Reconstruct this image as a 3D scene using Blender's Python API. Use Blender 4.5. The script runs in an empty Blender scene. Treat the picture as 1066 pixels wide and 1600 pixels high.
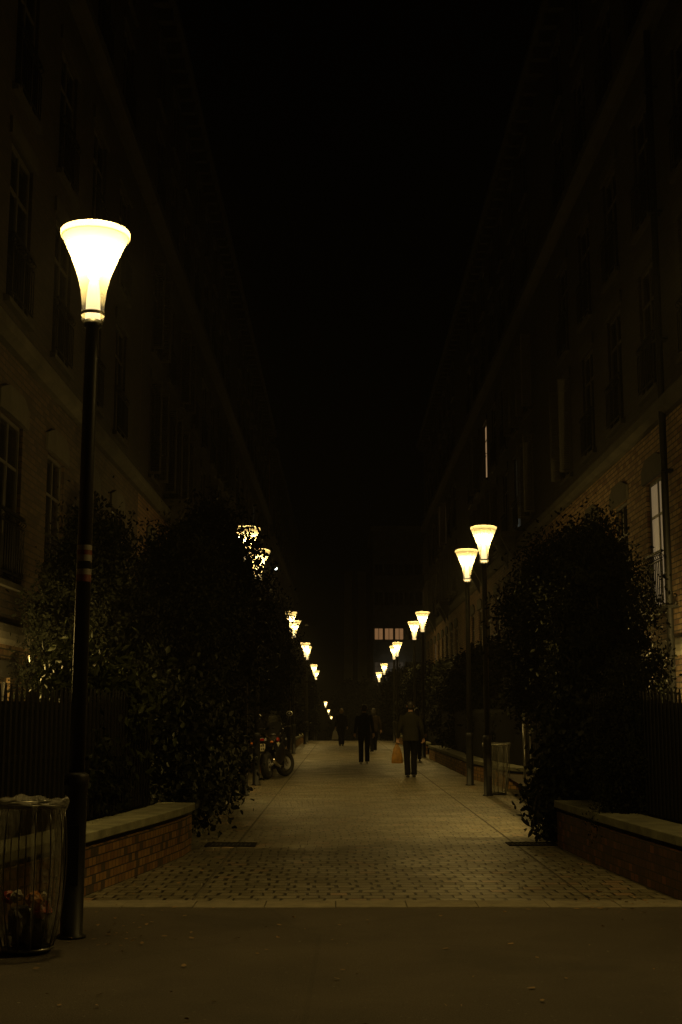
import bpy, math, random
import numpy as np
from mathutils import Vector, Matrix

# ----------------------------------------------------------------- tuning
EXPOSURE   = 0.0
HAZE       = 0.0005
HAZE_G     = 0.0
P_POINT    = 22.0
P_NEAR     = 85.0
P_SPOT     = 265.0
P_SPOT_NEAR = 225.0
LAMP_COL   = (1.0, 0.68, 0.20)

R = math.radians
rnd = random.Random(7)
sc = bpy.context.scene
col = sc.collection

# ----------------------------------------------------------------- materials
def mat_new(name):
    m = bpy.data.materials.new(name); m.use_nodes = True
    nt = m.node_tree
    return m, nt, nt.nodes['Principled BSDF']

def N(nt, t, **kw):
    n = nt.nodes.new(t)
    for k, v in kw.items(): setattr(n, k, v)
    return n

def L(nt, a, b): nt.links.new(a, b)

def math_n(nt, op, a, b=None, c=None):
    n = N(nt, 'ShaderNodeMath', operation=op)
    for i, v in enumerate((a, b, c)):
        if v is None: continue
        if isinstance(v, (int, float)): n.inputs[i].default_value = v
        else: L(nt, v, n.inputs[i])
    return n.outputs[0]

def mixc(nt, fac, a, b):
    n = N(nt, 'ShaderNodeMix', data_type='RGBA')
    if isinstance(fac, (int, float)): n.inputs[0].default_value = fac
    else: L(nt, fac, n.inputs[0])
    for i, v in ((6, a), (7, b)):
        if isinstance(v, tuple): n.inputs[i].default_value = (*v[:3], 1)
        else: L(nt, v, n.inputs[i])
    return n.outputs[2]

def noise(nt, scale, detail=4, rough=.6, vec=None):
    n = N(nt, 'ShaderNodeTexNoise'); n.inputs['Scale'].default_value = scale
    n.inputs['Detail'].default_value = detail; n.inputs['Roughness'].default_value = rough
    if vec is None:
        vec = N(nt, 'ShaderNodeTexCoord').outputs['Object']
    L(nt, vec, n.inputs['Vector'])
    return n.outputs['Fac']

def ramp(nt, fac, lo, hi):
    n = N(nt, 'ShaderNodeMapRange'); n.inputs[1].default_value = lo; n.inputs[2].default_value = hi
    L(nt, fac, n.inputs[0]); return n.outputs[0]

def bump(nt, bs, h, strength=.5, dist=.01):
    b = N(nt, 'ShaderNodeBump'); b.inputs['Strength'].default_value = strength
    b.inputs['Distance'].default_value = dist
    L(nt, h, b.inputs['Height']); L(nt, b.outputs[0], bs.inputs['Normal'])

def simple(name, c, rough=.6, metal=0, var=.35, scale=6., bmp=0., spec=.5):
    m, nt, b = mat_new(name)
    f = noise(nt, scale)
    f = ramp(nt, f, .25, .75)
    L(nt, mixc(nt, f, tuple(x*(1-var) for x in c), tuple(min(1, x*(1+var)) for x in c)), b.inputs['Base Color'])
    b.inputs['Roughness'].default_value = rough; b.inputs['Metallic'].default_value = metal
    b.inputs['Specular IOR Level'].default_value = spec
    if bmp: bump(nt, b, noise(nt, scale*8), bmp, .01)
    return m

def emis(name, c, s):
    m, nt, b = mat_new(name)
    b.inputs['Base Color'].default_value = (.1, .1, .1, 1)
    f = noise(nt, 3.)
    L(nt, mixc(nt, f, tuple(x*.8 for x in c), c), b.inputs['Emission Color'])
    b.inputs['Emission Strength'].default_value = s
    return m

def brick_mat(name, c1, c2, c3, mortar, bw=.22, bh=.075, ms=.008, rough=.85, dark=1.0):
    m, nt, b = mat_new(name)
    tc = N(nt, 'ShaderNodeTexCoord').outputs['Object']
    sp = N(nt, 'ShaderNodeSeparateXYZ'); L(nt, tc, sp.inputs[0])
    u = math_n(nt, 'ADD', sp.outputs[0], sp.outputs[1])
    cb = N(nt, 'ShaderNodeCombineXYZ'); L(nt, u, cb.inputs[0]); L(nt, sp.outputs[2], cb.inputs[1])
    t = N(nt, 'ShaderNodeTexBrick'); L(nt, cb.outputs[0], t.inputs['Vector'])
    t.inputs['Scale'].default_value = 1; t.inputs['Brick Width'].default_value = bw
    t.inputs['Row Height'].default_value = bh; t.inputs['Mortar Size'].default_value = ms
    t.inputs['Mortar Smooth'].default_value = .2; t.inputs['Bias'].default_value = 0
    t.inputs['Color1'].default_value = (0, 0, 0, 1); t.inputs['Color2'].default_value = (1, 1, 1, 1)
    t.inputs['Mortar'].default_value = (.5, .5, .5, 1)
    sep = N(nt, 'ShaderNodeSeparateColor'); L(nt, t.outputs['Color'], sep.inputs[0])
    rv = sep.outputs[0]
    a = mixc(nt, ramp(nt, rv, .1, .6), c1, c2)
    a = mixc(nt, ramp(nt, rv, .78, .86), a, c3)
    n1 = ramp(nt, noise(nt, 9), .2, .8)
    a = mixc(nt, math_n(nt, 'MULTIPLY', n1, .35), a, tuple(x*.4 for x in c1))
    a = mixc(nt, t.outputs['Fac'], a, mortar)
    L(nt, a, b.inputs['Base Color']); b.inputs['Roughness'].default_value = rough
    h = math_n(nt, 'SUBTRACT', math_n(nt, 'MULTIPLY', noise(nt, 60), .3), t.outputs['Fac'])
    bump(nt, b, h, .7, .008)
    return m

M = {}
M['pole']     = simple('pole_paint', (.009, .0095, .009), .48, .0, .3, 12, .1, .35)
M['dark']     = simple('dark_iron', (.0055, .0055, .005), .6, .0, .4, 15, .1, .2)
M['sheet']    = simple('fence_sheet', (.0045, .0045, .0035), .7, .0, .4, 5, .1, .15)
M['steel']    = simple('galvanised_steel', (.22, .22, .2), .32, .9, .3, 20)
M['cap']      = simple('mossy_coping', (.23, .23, .15), .9, 0, .5, 3.5, .5)
M['stone']    = simple('lime_stone', (.26, .24, .19), .9, 0, .3, 2.5, .4)
M['plaster']  = simple('grey_plaster', (.16, .15, .13), .9, 0, .3, 1.5, .3)
M['concrete'] = simple('tower_concrete', (.32, .31, .28), .9, 0, .2, .4, .2)
M['slate']    = simple('slate_roof', (.03, .03, .035), .6, 0, .3, 4, .2)
M['frame']    = simple('window_paint', (.06, .055, .045), .5, 0, .15, 6)
M['shutter']  = simple('shutter_paint', (.05, .045, .035), .6, 0, .2, 6)
M['soil']     = simple('garden_soil', (.03, .022, .014), 1, 0, .5, 8, .6)
M['bark']     = simple('bark', (.03, .024, .017), .95, 0, .5, 14, .6)
M['brick_low']= brick_mat('planter_brick', (.22, .105, .032), (.36, .205, .066), (.075, .058, .034), (.030, .026, .018), .105, .075, .006)
M['brick_red']= brick_mat('dark_red_brick', (.045, .022, .013), (.075, .035, .017), (.15, .06, .022), (.02, .017, .012), .105, .075, .006)  # darker red-brown variant of the planter brick
M['cap_dark'] = simple('dark_coping', (.10, .10, .065), .9, 0, .5, 3.5, .5)  # darker variant of the coping stone
M['brick_hi'] = brick_mat('facade_brick', (.23, .145, .070), (.34, .23, .12), (.17, .09, .05), (.045, .035, .025), .23, .085, .010)
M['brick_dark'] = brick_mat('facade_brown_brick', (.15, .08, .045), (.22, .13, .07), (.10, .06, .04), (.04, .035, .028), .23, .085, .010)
M['brick_unlit'] = brick_mat('upper_brick', (.018, .013, .008), (.028, .020, .012), (.013, .009, .006), (.008, .0065, .005), .23, .085, .010)  # near-black colour stands in for the unlit upper storeys
M['unlit_stone'] = simple('shaded_stone', (.027, .024, .018), .9, 0, .4, 2.5, .4)  # stone darkened in its colour so high trim reads as unlit
M['dim_stone'] = simple('half_shaded_stone', (.055, .050, .037), .9, 0, .4, 2.5, .4)  # weak light put into the colour of the band and lower lintels
M['brick_brown'] = brick_mat('dark_brown_brick', (.045, .028, .016), (.070, .046, .025), (.032, .020, .012), (.017, .014, .011), .23, .085, .010)
M['rubber']   = simple('rubber', (.012, .012, .012), .75, 0, .3, 20)
M['black_plastic'] = simple('black_plastic', (.012, .012, .013), .35, 0, .3, 10)
M['seat_vinyl'] = simple('seat_vinyl', (.014, .013, .013), .55, 0, .3, 18, .15)
M['chrome']   = simple('chrome', (.55, .54, .5), .15, 1, .1, 20)
M['silver']   = simple('silver_paint', (.45, .45, .44), .3, .3, .1, 10)
M['red_paint']= simple('red_paint', (.32, .03, .015), .25, 0, .15, 8)
M['red_lens'] = simple('red_lens', (.30, .012, .01), .12, 0, .1, 8)
M['orange_lens'] = simple('orange_lens', (.55, .16, .02), .12, 0, .1, 8)
M['plate']    = simple('plate_enamel', (.62, .58, .42), .4, 0, .1, 8)
M['plate_ink']= simple('plate_ink', (.02, .02, .02), .5, 0, .1, 8)
M['skin']     = simple('skin', (.40, .24, .17), .55, 0, .1, 12)
M['hair_dark']= simple('dark_hair', (.012, .009, .007), .5, 0, .3, 60)
M['hair_blond'] = simple('blond_hair', (.42, .28, .12), .45, 0, .3, 60)
M['jacket']   = simple('olive_tweed', (.018, .017, .010), .9, 0, .3, 70, .3, .1)
M['navy']     = simple('navy_cloth', (.008, .0085, .013), .9, 0, .3, 40, .2, .08)
M['black_cloth'] = simple('black_cloth', (.0055, .0055, .006), .9, 0, .3, 40, .2, .08)
M['charcoal'] = simple('charcoal_cloth', (.020, .019, .018), .9, 0, .3, 40, .2, .08)
M['brown_cloth'] = simple('brown_cloth', (.030, .022, .016), .9, 0, .3, 40, .2, .08)
M['shoe']     = simple('shoe_leather', (.012, .010, .009), .4, 0, .2, 30)
M['pale_shoe']= simple('pale_trainer', (.45, .43, .40), .6, 0, .15, 30)
M['orange_bag'] = simple('orange_plastic', (.26, .13, .015), .5, 0, .5, 9, .3)
M['white_bag'] = simple('white_plastic', (.62, .60, .54), .45, 0, .12, 9, .3)
M['white_paint'] = simple('white_reflective', (.24, .225, .20), .55, 0, .15, 10)
M['red_band'] = simple('red_reflective', (.13, .022, .013), .55, 0, .2, 10)
M['paper']    = simple('crumpled_paper', (.6, .57, .5), .8, 0, .2, 12)
M['red_wrap'] = simple('red_wrapper', (.45, .05, .03), .35, 0, .3, 12)
M['orange_wrap'] = simple('orange_wrapper', (.5, .2, .04), .35, 0, .3, 12)
M['dark_wrap'] = simple('dark_wrapper', (.03, .028, .026), .4, 0, .4, 12)
M['deadleaf'] = simple('dry_leaf', (.22, .14, .06), .8, 0, .6, 3)
M['grate']    = simple('cast_iron_grate', (.005, .005, .0045), .8, 0, .3, 25, 0, .1)

def asphalt():
    m, nt, b = mat_new('asphalt')
    n1 = ramp(nt, noise(nt, 1.1, 5), .3, .7)
    n2 = ramp(nt, noise(nt, 75, 4, .8), .38, .62)
    c = mixc(nt, n1, (.066, .054, .041), (.105, .086, .064))
    c = mixc(nt, math_n(nt, 'MULTIPLY', n2, .62), c, (.022, .019, .015))
    v = N(nt, 'ShaderNodeTexVoronoi'); v.inputs['Scale'].default_value = 3.2
    L(nt, N(nt, 'ShaderNodeTexCoord').outputs['Object'], v.inputs['Vector'])
    sp = math_n(nt, 'LESS_THAN', v.outputs['Distance'], .028)
    c = mixc(nt, math_n(nt, 'MULTIPLY', sp, .8), c, (.25, .23, .19))
    v2 = N(nt, 'ShaderNodeTexVoronoi'); v2.inputs['Scale'].default_value = 11
    L(nt, N(nt, 'ShaderNodeTexCoord').outputs['Object'], v2.inputs['Vector'])
    c = mixc(nt, math_n(nt, 'MULTIPLY', math_n(nt, 'LESS_THAN', v2.outputs['Distance'], .09), .5), c, (.16, .145, .115))
    st_ = ramp(nt, noise(nt, .7, 6, .65), .52, .66)
    c = mixc(nt, math_n(nt, 'MULTIPLY', st_, .65), c, (.035, .03, .024))
    # old cracks and tar patches
    nz = N(nt, 'ShaderNodeTexVoronoi', feature='DISTANCE_TO_EDGE'); nz.inputs['Scale'].default_value = .33
    L(nt, N(nt, 'ShaderNodeTexCoord').outputs['Object'], nz.inputs['Vector'])
    cr = math_n(nt, 'LESS_THAN', nz.outputs['Distance'], .004)
    c = mixc(nt, math_n(nt, 'MULTIPLY', cr, .22), c, (.02, .018, .016))
    L(nt, c, b.inputs['Base Color']); b.inputs['Roughness'].default_value = .82
    bump(nt, b, noise(nt, 80, 4, .8), .9, .012)
    return m
M['asphalt'] = asphalt()

def paving(name, bl=.185, bw=.165):
    """small block pavers in running bond, rows across the street"""
    m, nt, b = mat_new(name)
    tc = N(nt, 'ShaderNodeTexCoord').outputs['Object']
    # slight wobble so that the courses are not ruler straight
    wob = N(nt, 'ShaderNodeTexNoise'); wob.inputs['Scale'].default_value = .9; L(nt, tc, wob.inputs['Vector'])
    sub = N(nt, 'ShaderNodeVectorMath', operation='SUBTRACT'); L(nt, wob.outputs['Color'], sub.inputs[0]); sub.inputs[1].default_value = (.5, .5, .5)
    scl = N(nt, 'ShaderNodeVectorMath', operation='SCALE'); L(nt, sub.outputs[0], scl.inputs[0]); scl.inputs['Scale'].default_value = .15
    add = N(nt, 'ShaderNodeVectorMath', operation='ADD'); L(nt, tc, add.inputs[0]); L(nt, scl.outputs[0], add.inputs[1])
    sp = N(nt, 'ShaderNodeSeparateXYZ'); L(nt, add.outputs[0], sp.inputs[0])
    row = math_n(nt, 'DIVIDE', sp.outputs[1], bw)
    ri = math_n(nt, 'FLOOR', row); fy = math_n(nt, 'FRACT', row)
    off = math_n(nt, 'MULTIPLY', math_n(nt, 'FLOORED_MODULO', ri, 2.0), .5)
    # each course shifted a little at random
    wn = N(nt, 'ShaderNodeTexWhiteNoise', noise_dimensions='1D'); L(nt, ri, wn.inputs['W'])
    off = math_n(nt, 'ADD', off, math_n(nt, 'MULTIPLY', wn.outputs['Value'], .30))
    u = math_n(nt, 'ADD', math_n(nt, 'DIVIDE', sp.outputs[0], bl), off)
    ui = math_n(nt, 'FLOOR', u); fx = math_n(nt, 'FRACT', u)
    cid = N(nt, 'ShaderNodeCombineXYZ'); L(nt, ui, cid.inputs[0]); L(nt, ri, cid.inputs[1])
    wc = N(nt, 'ShaderNodeTexWhiteNoise', noise_dimensions='2D'); L(nt, cid.outputs[0], wc.inputs['Vector'])
    dx = math_n(nt, 'ABSOLUTE', math_n(nt, 'SUBTRACT', fx, .5))   # .5 at the joint
    dy = math_n(nt, 'ABSOLUTE', math_n(nt, 'SUBTRACT', fy, .5))
    big = ramp(nt, noise(nt, .55, 3), .35, .65)
    jw = math_n(nt, 'MULTIPLY', math_n(nt, 'ADD', math_n(nt, 'MULTIPLY', wc.outputs['Value'], .07), .03), math_n(nt, 'ADD', math_n(nt, 'MULTIPLY', big, .9), .35))
    vj = ramp(nt, math_n(nt, 'SUBTRACT', dx, math_n(nt, 'SUBTRACT', .5, jw)), -.015, .015)
    hj = math_n(nt, 'MULTIPLY', ramp(nt, dy, .425, .475), ramp(nt, noise(nt, 2.3, 3), .2, .5))
    joint = math_n(nt, 'MAXIMUM', vj, math_n(nt, 'MULTIPLY', hj, .92))
    stone = mixc(nt, wc.outputs['Value'], (.125, .112, .070), (.25, .225, .145))
    tint = ramp(nt, wc.outputs['Value'], .93, .96)
    stone = mixc(nt, math_n(nt, 'MULTIPLY', tint, .6), stone, (.30, .17, .09))
    gr = ramp(nt, noise(nt, 1.3, 4), .3, .75)
    stone = mixc(nt, math_n(nt, 'MULTIPLY', gr, .65), stone, (.085, .075, .05))
    stone = mixc(nt, math_n(nt, 'MULTIPLY', noise(nt, 90, 2), .35), stone, (.08, .07, .05))
    c = mixc(nt, joint, stone, (.018, .015, .010))
    L(nt, c, b.inputs['Base Color'])
    rg = N(nt, 'ShaderNodeMapRange'); rg.inputs[3].default_value = .34; rg.inputs[4].default_value = .62
    L(nt, gr, rg.inputs[0]); L(nt, rg.outputs[0], b.inputs['Roughness'])
    h = math_n(nt, 'SUBTRACT', math_n(nt, 'ADD', math_n(nt, 'MULTIPLY', wc.outputs['Value'], .25), math_n(nt, 'MULTIPLY', noise(nt, 70, 2), .25)), joint)
    bump(nt, b, h, 1.0, .02)
    return m
M['paving'] = paving('block_paving')
M['kerb'] = simple('kerb_stone', (.19, .17, .118), .75, 0, .35, 7, .4)
M['gutter'] = simple('gutter_stone', (.085, .075, .052), .8, 0, .4, 6, .3)

def glass_shade():
    m, nt, b = mat_new('frosted_shade')
    out = nt.nodes['Material Output']; nt.nodes.remove(b)
    tr = N(nt, 'ShaderNodeBsdfTransparent'); tr.inputs[0].default_value = (.97, .95, .9, 1)
    tl = N(nt, 'ShaderNodeBsdfTranslucent')
    f = noise(nt, 14)
    L(nt, mixc(nt, f, (.9, .88, .82), (1, .98, .94)), tl.inputs[0])
    gl = N(nt, 'ShaderNodeBsdfGlossy'); gl.inputs['Roughness'].default_value = .12
    m1 = N(nt, 'ShaderNodeMixShader'); m1.inputs[0].default_value = .14; m1.label = 'frost'
    L(nt, tr.outputs[0], m1.inputs[1]); L(nt, tl.outputs[0], m1.inputs[2])
    m2 = N(nt, 'ShaderNodeMixShader'); m2.inputs[0].default_value = .03
    L(nt, m1.outputs[0], m2.inputs[1]); L(nt, gl.outputs[0], m2.inputs[2])
    L(nt, m2.outputs[0], out.inputs['Surface'])
    return m
M['shade'] = glass_shade()
M['cap_glass'] = glass_shade(); M['cap_glass'].name = 'frosted_cap'
for n in M['cap_glass'].node_tree.nodes:
    if n.type == 'MIX_SHADER' and abs(n.inputs[0].default_value-.14) < .01: n.inputs[0].default_value = .4
M['bulb'] = emis('bulb_glow', (1, .68, .25), 9)
M['inner'] = emis('lamp_tube_glow', (1, .74, .36), 1.6)
M['rim_glass'] = glass_shade(); M['rim_glass'].name = 'frosted_rim'
for n in M['rim_glass'].node_tree.nodes:
    if n.type == 'MIX_SHADER' and abs(n.inputs[0].default_value-.14) < .01: n.inputs[0].default_value = .22
for n in M['shade'].node_tree.nodes:
    if n.label == 'frost': n.inputs[0].default_value = .13
M['lamp_rim'] = simple('lamp_rim', (.5, .46, .38), .35, .3, .1, 10)
M['lit_warm'] = emis('lit_room_warm', (1, .60, .28), .30)
M['lit_dim']  = emis('lit_room_dim', (1, .70, .36), .14)
M['lit_pale'] = emis('lit_room_pale', (.85, .9, .75), .035)
M['lit_far']  = emis('lit_office', (1, .50, .20), .20)
M['lit_far_dim'] = emis('dim_office', (1, .72, .42), .022)
M['white_lamp'] = emis('white_lamp_glow', (.85, .97, 1.0), 5)

def pane_mat():
    m, nt, b = mat_new('dark_pane')
    f = noise(nt, 1.5)
    L(nt, mixc(nt, f, (.006, .006, .006), (.016, .015, .013)), b.inputs['Base Color'])
    b.inputs['Roughness'].default_value = .08
    return m
M['pane'] = pane_mat()

def bagfilm():
    m, nt, b = mat_new('clear_film')
    out = nt.nodes['Material Output']
    b.inputs['Roughness'].default_value = .18
    f = noise(nt, 16)
    L(nt, mixc(nt, f, (.20, .20, .17), (.42, .41, .36)), b.inputs['Base Color'])
    bump(nt, b, noise(nt, 11, 4), .9, .05)
    tr = N(nt, 'ShaderNodeBsdfTransparent'); tr.inputs[0].default_value = (.9, .9, .87, 1)
    mx = N(nt, 'ShaderNodeMixShader'); mx.inputs[0].default_value = .48
    L(nt, tr.outputs[0], mx.inputs[1]); L(nt, b.outputs[0], mx.inputs[2]); L(nt, mx.outputs[0], out.inputs['Surface'])
    return m
M['film'] = bagfilm()

M['dull_film'] = M['film'].copy(); M['dull_film'].name = 'dull_film'
for n in M['dull_film'].node_tree.nodes:
    if n.type == 'MIX_SHADER': n.inputs[0].default_value = .22
M['screen_film'] = M['film'].copy(); M['screen_film'].name = 'screen_film'
for n in M['screen_film'].node_tree.nodes:
    if n.type == 'MIX_SHADER': n.inputs[0].default_value = .12

def leafmat(name, c1, c2, rough=.5, trans=.15):
    m, nt, b = mat_new(name)
    oi = N(nt, 'ShaderNodeTexCoord').outputs['Object']
    f = ramp(nt, noise(nt, 3.5, 3), .3, .7)
    f2 = ramp(nt, noise(nt, 23, 1), .35, .7)
    c = mixc(nt, f, c1, c2)
    c = mixc(nt, math_n(nt, 'MULTIPLY', f2, .5), c, tuple(x*1.6 for x in c2))
    L(nt, c, b.inputs['Base Color']); b.inputs['Roughness'].default_value = rough
    b.inputs['Specular IOR Level'].default_value = .14
    return m
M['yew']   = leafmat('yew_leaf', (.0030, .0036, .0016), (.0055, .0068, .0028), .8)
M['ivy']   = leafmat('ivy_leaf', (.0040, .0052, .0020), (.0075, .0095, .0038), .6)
M['laurel']= leafmat('laurel_leaf', (.013, .017, .005), (.026, .032, .0095), .5)

# ----------------------------------------------------------------- mesh builder
class MB:
    def __init__(s): s.v = []; s.f = []
    def add(s, vs, fs):
        o = len(s.v); s.v += [tuple(v) for v in vs]; s.f += [tuple(i+o for i in f) for f in fs]; return s
    def box(s, x0, x1, y0, y1, z0, z1):
        return s.add([(x0,y0,z0),(x1,y0,z0),(x1,y1,z0),(x0,y1,z0),(x0,y0,z1),(x1,y0,z1),(x1,y1,z1),(x0,y1,z1)],
                     [(3,2,1,0),(4,5,6,7),(0,1,5,4),(1,2,6,5),(2,3,7,6),(3,0,4,7)])
    def obox(s, c, u, w, hu, hw, z0, z1):
        """box with horizontal axes u, w (unit 2-D) and half sizes"""
        c = Vector(c[:2]); u = Vector(u); w = Vector(w); p = []
        for z in (z0, z1):
            for a, b in ((-1,-1),(1,-1),(1,1),(-1,1)):
                q = c + u*hu*a + w*hw*b; p.append((q.x, q.y, z))
        return s.add(p, [(3,2,1,0),(4,5,6,7),(0,1,5,4),(1,2,6,5),(2,3,7,6),(3,0,4,7)])
    def lathe(s, prof, n=24, c=(0,0,0), cap0=True, cap1=True):
        o = []; k = len(prof)
        for r, z in prof:
            for i in range(n):
                a = 2*math.pi*i/n; o.append((c[0]+r*math.cos(a), c[1]+r*math.sin(a), c[2]+z))
        f = [(j*n+i, j*n+(i+1)%n, (j+1)*n+(i+1)%n, (j+1)*n+i) for j in range(k-1) for i in range(n)]
        if cap0: f.append(tuple(reversed(range(n))))
        if cap1: f.append(tuple(range((k-1)*n, k*n)))
        return s.add(o, f)
    def tube(s, pts, rad, n=8, cap=True, flat=None):
        pts = [Vector(p) for p in pts]; k = len(pts)
        if isinstance(rad, (int, float)): rad = [rad]*k
        ref = None; vs = []
        for i, p in enumerate(pts):
            d = (pts[min(i+1,k-1)]-pts[max(i-1,0)])
            d = d.normalized() if d.length > 1e-9 else Vector((0,0,1))
            if ref is None:
                ref = Vector((1,0,0)) if abs(d.x) < .85 else Vector((0,1,0))
            a = (ref - d*ref.dot(d)).normalized(); b = d.cross(a); ref = a
            r = rad[i]; ra, rb = r if isinstance(r, tuple) else (r, r)
            for j in range(n):
                t = 2*math.pi*j/n; q = p + a*ra*math.cos(t) + b*rb*math.sin(t); vs.append(q)
        f = [(j*n+i, j*n+(i+1)%n, (j+1)*n+(i+1)%n, (j+1)*n+i) for j in range(k-1) for i in range(n)]
        if cap: f += [tuple(reversed(range(n))), tuple(range((k-1)*n, k*n))]
        return s.add(vs, f)
    def torus(s, c, R_, r, axis='x', n=32, m=10, sq=1.0):
        vs = []
        for i in range(n):
            a = 2*math.pi*i/n
            for j in range(m):
                b = 2*math.pi*j/m; q = R_ + r*math.cos(b); h = r*sq*math.sin(b)
                if axis == 'x': v = (c[0]+h, c[1]+q*math.cos(a), c[2]+q*math.sin(a))
                else: v = (c[0]+q*math.cos(a), c[1]+q*math.sin(a), c[2]+h)
                vs.append(v)
        return s.add(vs, [(i*m+j, i*m+(j+1)%m, ((i+1)%n)*m+(j+1)%m, ((i+1)%n)*m+j) for i in range(n) for j in range(m)])
    def ell(s, c, r, n=14, m=9):
        pr = [(max(1e-4, math.sin(math.pi*i/(m-1))), -math.cos(math.pi*i/(m-1))) for i in range(m)]
        vs = []
        for a_, z in pr:
            for i in range(n):
                t = 2*math.pi*i/n; vs.append((c[0]+r[0]*a_*math.cos(t), c[1]+r[1]*a_*math.sin(t), c[2]+r[2]*z))
        return s.add(vs, [(j*n+i, j*n+(i+1)%n, (j+1)*n+(i+1)%n, (j+1)*n+i) for j in range(m-1) for i in range(n)])
    def prism(s, poly, x0, x1):
        """extrude a (y,z) outline along x"""
        k = len(poly); vs = [(x0, y, z) for y, z in poly] + [(x1, y, z) for y, z in poly]
        return s.add(vs, [tuple(reversed(range(k))), tuple(range(k, 2*k))] + [(i, (i+1)%k, k+(i+1)%k, k+i) for i in range(k)])
    def sheet(s, pts, z):
        return s.add([(x, y, z) for x, y in pts], [tuple(range(len(pts)))])
    def xf(s, m):
        s.v = [tuple(m @ Vector(v)) for v in s.v]; return s
    def mesh(s, name, smooth=False):
        me = bpy.data.meshes.new(name); me.from_pydata(s.v, [], s.f); me.validate(); me.update()
        if smooth: me.polygons.foreach_set('use_smooth', [True]*len(me.polygons))
        return me
    def build(s, name, mat, parent=None, smooth=False, bevel=0):
        o = bpy.data.objects.new(name, s.mesh(name, smooth)); col.objects.link(o)
        if mat: o.data.materials.append(mat)
        if parent: o.parent = parent
        if bevel:
            b = o.modifiers.new('bevel', 'BEVEL'); b.width = bevel; b.segments = 2; b.limit_method = 'ANGLE'
        return o

def obj_of(me, name, mat, parent=None):
    o = bpy.data.objects.new(name, me); col.objects.link(o)
    if mat and not me.materials: me.materials.append(mat)
    if parent: o.parent = parent
    return o

def tag(o, label=None, cat=None, group=None, kind=None):
    if label: o['label'] = label
    if cat: o['category'] = cat
    if group: o['group'] = group
    if kind: o['kind'] = kind
    return o

def thing(name, label, cat, loc=(0,0,0), rz=0, group=None):
    o = bpy.data.objects.new(name, None); col.objects.link(o); o.empty_display_size = .2
    o.location = loc; o.rotation_euler = (0, 0, rz)
    return tag(o, label, cat, group)

def copy_tree(o, parent=None):
    c = o.copy(); col.objects.link(c)
    if parent: c.parent = parent
    for ch in list(o.children): copy_tree(ch, c)
    return c

# ----------------------------------------------------------------- ground
CREST, SLOPE = 73.0, .024
def gz(y): return 0.0 if y < CREST else -SLOPE*(y-CREST)

def strip(name, mat, x0, x1, ys, z, kind='structure', zf=gz):
    mb = MB(); vs = []; fs = []
    for y in ys: vs += [(x0, y, zf(y)+z), (x1, y, zf(y)+z)]
    fs = [(2*i, 2*i+1, 2*i+3, 2*i+2) for i in range(len(ys)-1)]
    mb.add(vs, fs); o = mb.build(name, mat); tag(o, kind=kind); return o

strip('ground', M['soil'], -40, 40, [-6, 40, CREST, 280, 500], -.012)
strip('road', M['asphalt'], -14, 14, [-5, 10.36], 0)
strip('path', M['paving'], -1.19, 2.01, [10.74, 40, CREST, 300], .0)
XL, XR = -3.2, 4.0
strip('pavement', M['paving'], XL, -1.217, [10.74, 40, CREST, 300], .0)
strip('footway', M['paving'], 2.037, XR, [10.74, 40, CREST, 300], .0)
strip('gutter', M['gutter'], -1.216, -1.191, [10.74, 40, CREST, 300], -.006)
strip('channel', M['gutter'], 2.011, 2.036, [10.74, 40, CREST, 300], -.006)
kb = MB(); x = -9.0
while x < 9.5:
    kb.box(x, x+.555, 10.372, 10.73, -.05, .006+rnd.uniform(-.002, .003)); x += .56
tag(kb.build('kerb', M['kerb'], bevel=.006), kind='structure')

# drain grates
def grate(x0, x1, y0, y1, label):
    t = thing('drain_grate', label, 'drain grate', ((x0+x1)/2, (y0+y1)/2, 0), group='drain grates in the paving')
    hx, hy = (x1-x0)/2, (y1-y0)/2
    MB().box(-hx, hx, -hy, -hy+.03, .001, .012).box(-hx, hx, hy-.03, hy, .001, .012).box(-hx, -hx+.03, -hy+.03, hy-.03, .001, .012).box(hx-.03, hx, -hy+.03, hy-.03, .001, .012).build('frame', M['grate'], t)
    b = MB(); k = int(2*hx/.05)
    for i in range(k):
        x = -hx+.05+i*(2*hx-.1)/(k-1); b.box(x-.012, x+.012, -hy+.031, hy-.031, .001, .010)
    b.build('bars', M['grate'], t)
    MB().box(-hx+.031, hx-.031, -hy+.031, hy-.031, .0005, .003).build('sump', M['rubber'], t)
grate(-1.56, -.98, 15.0, 15.42, 'long cast iron drain grate in the paving by the left planter end')
grate(1.93, 2.5, 15.1, 15.45, 'cast iron drain grate under the trailing ivy on the right')

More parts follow.
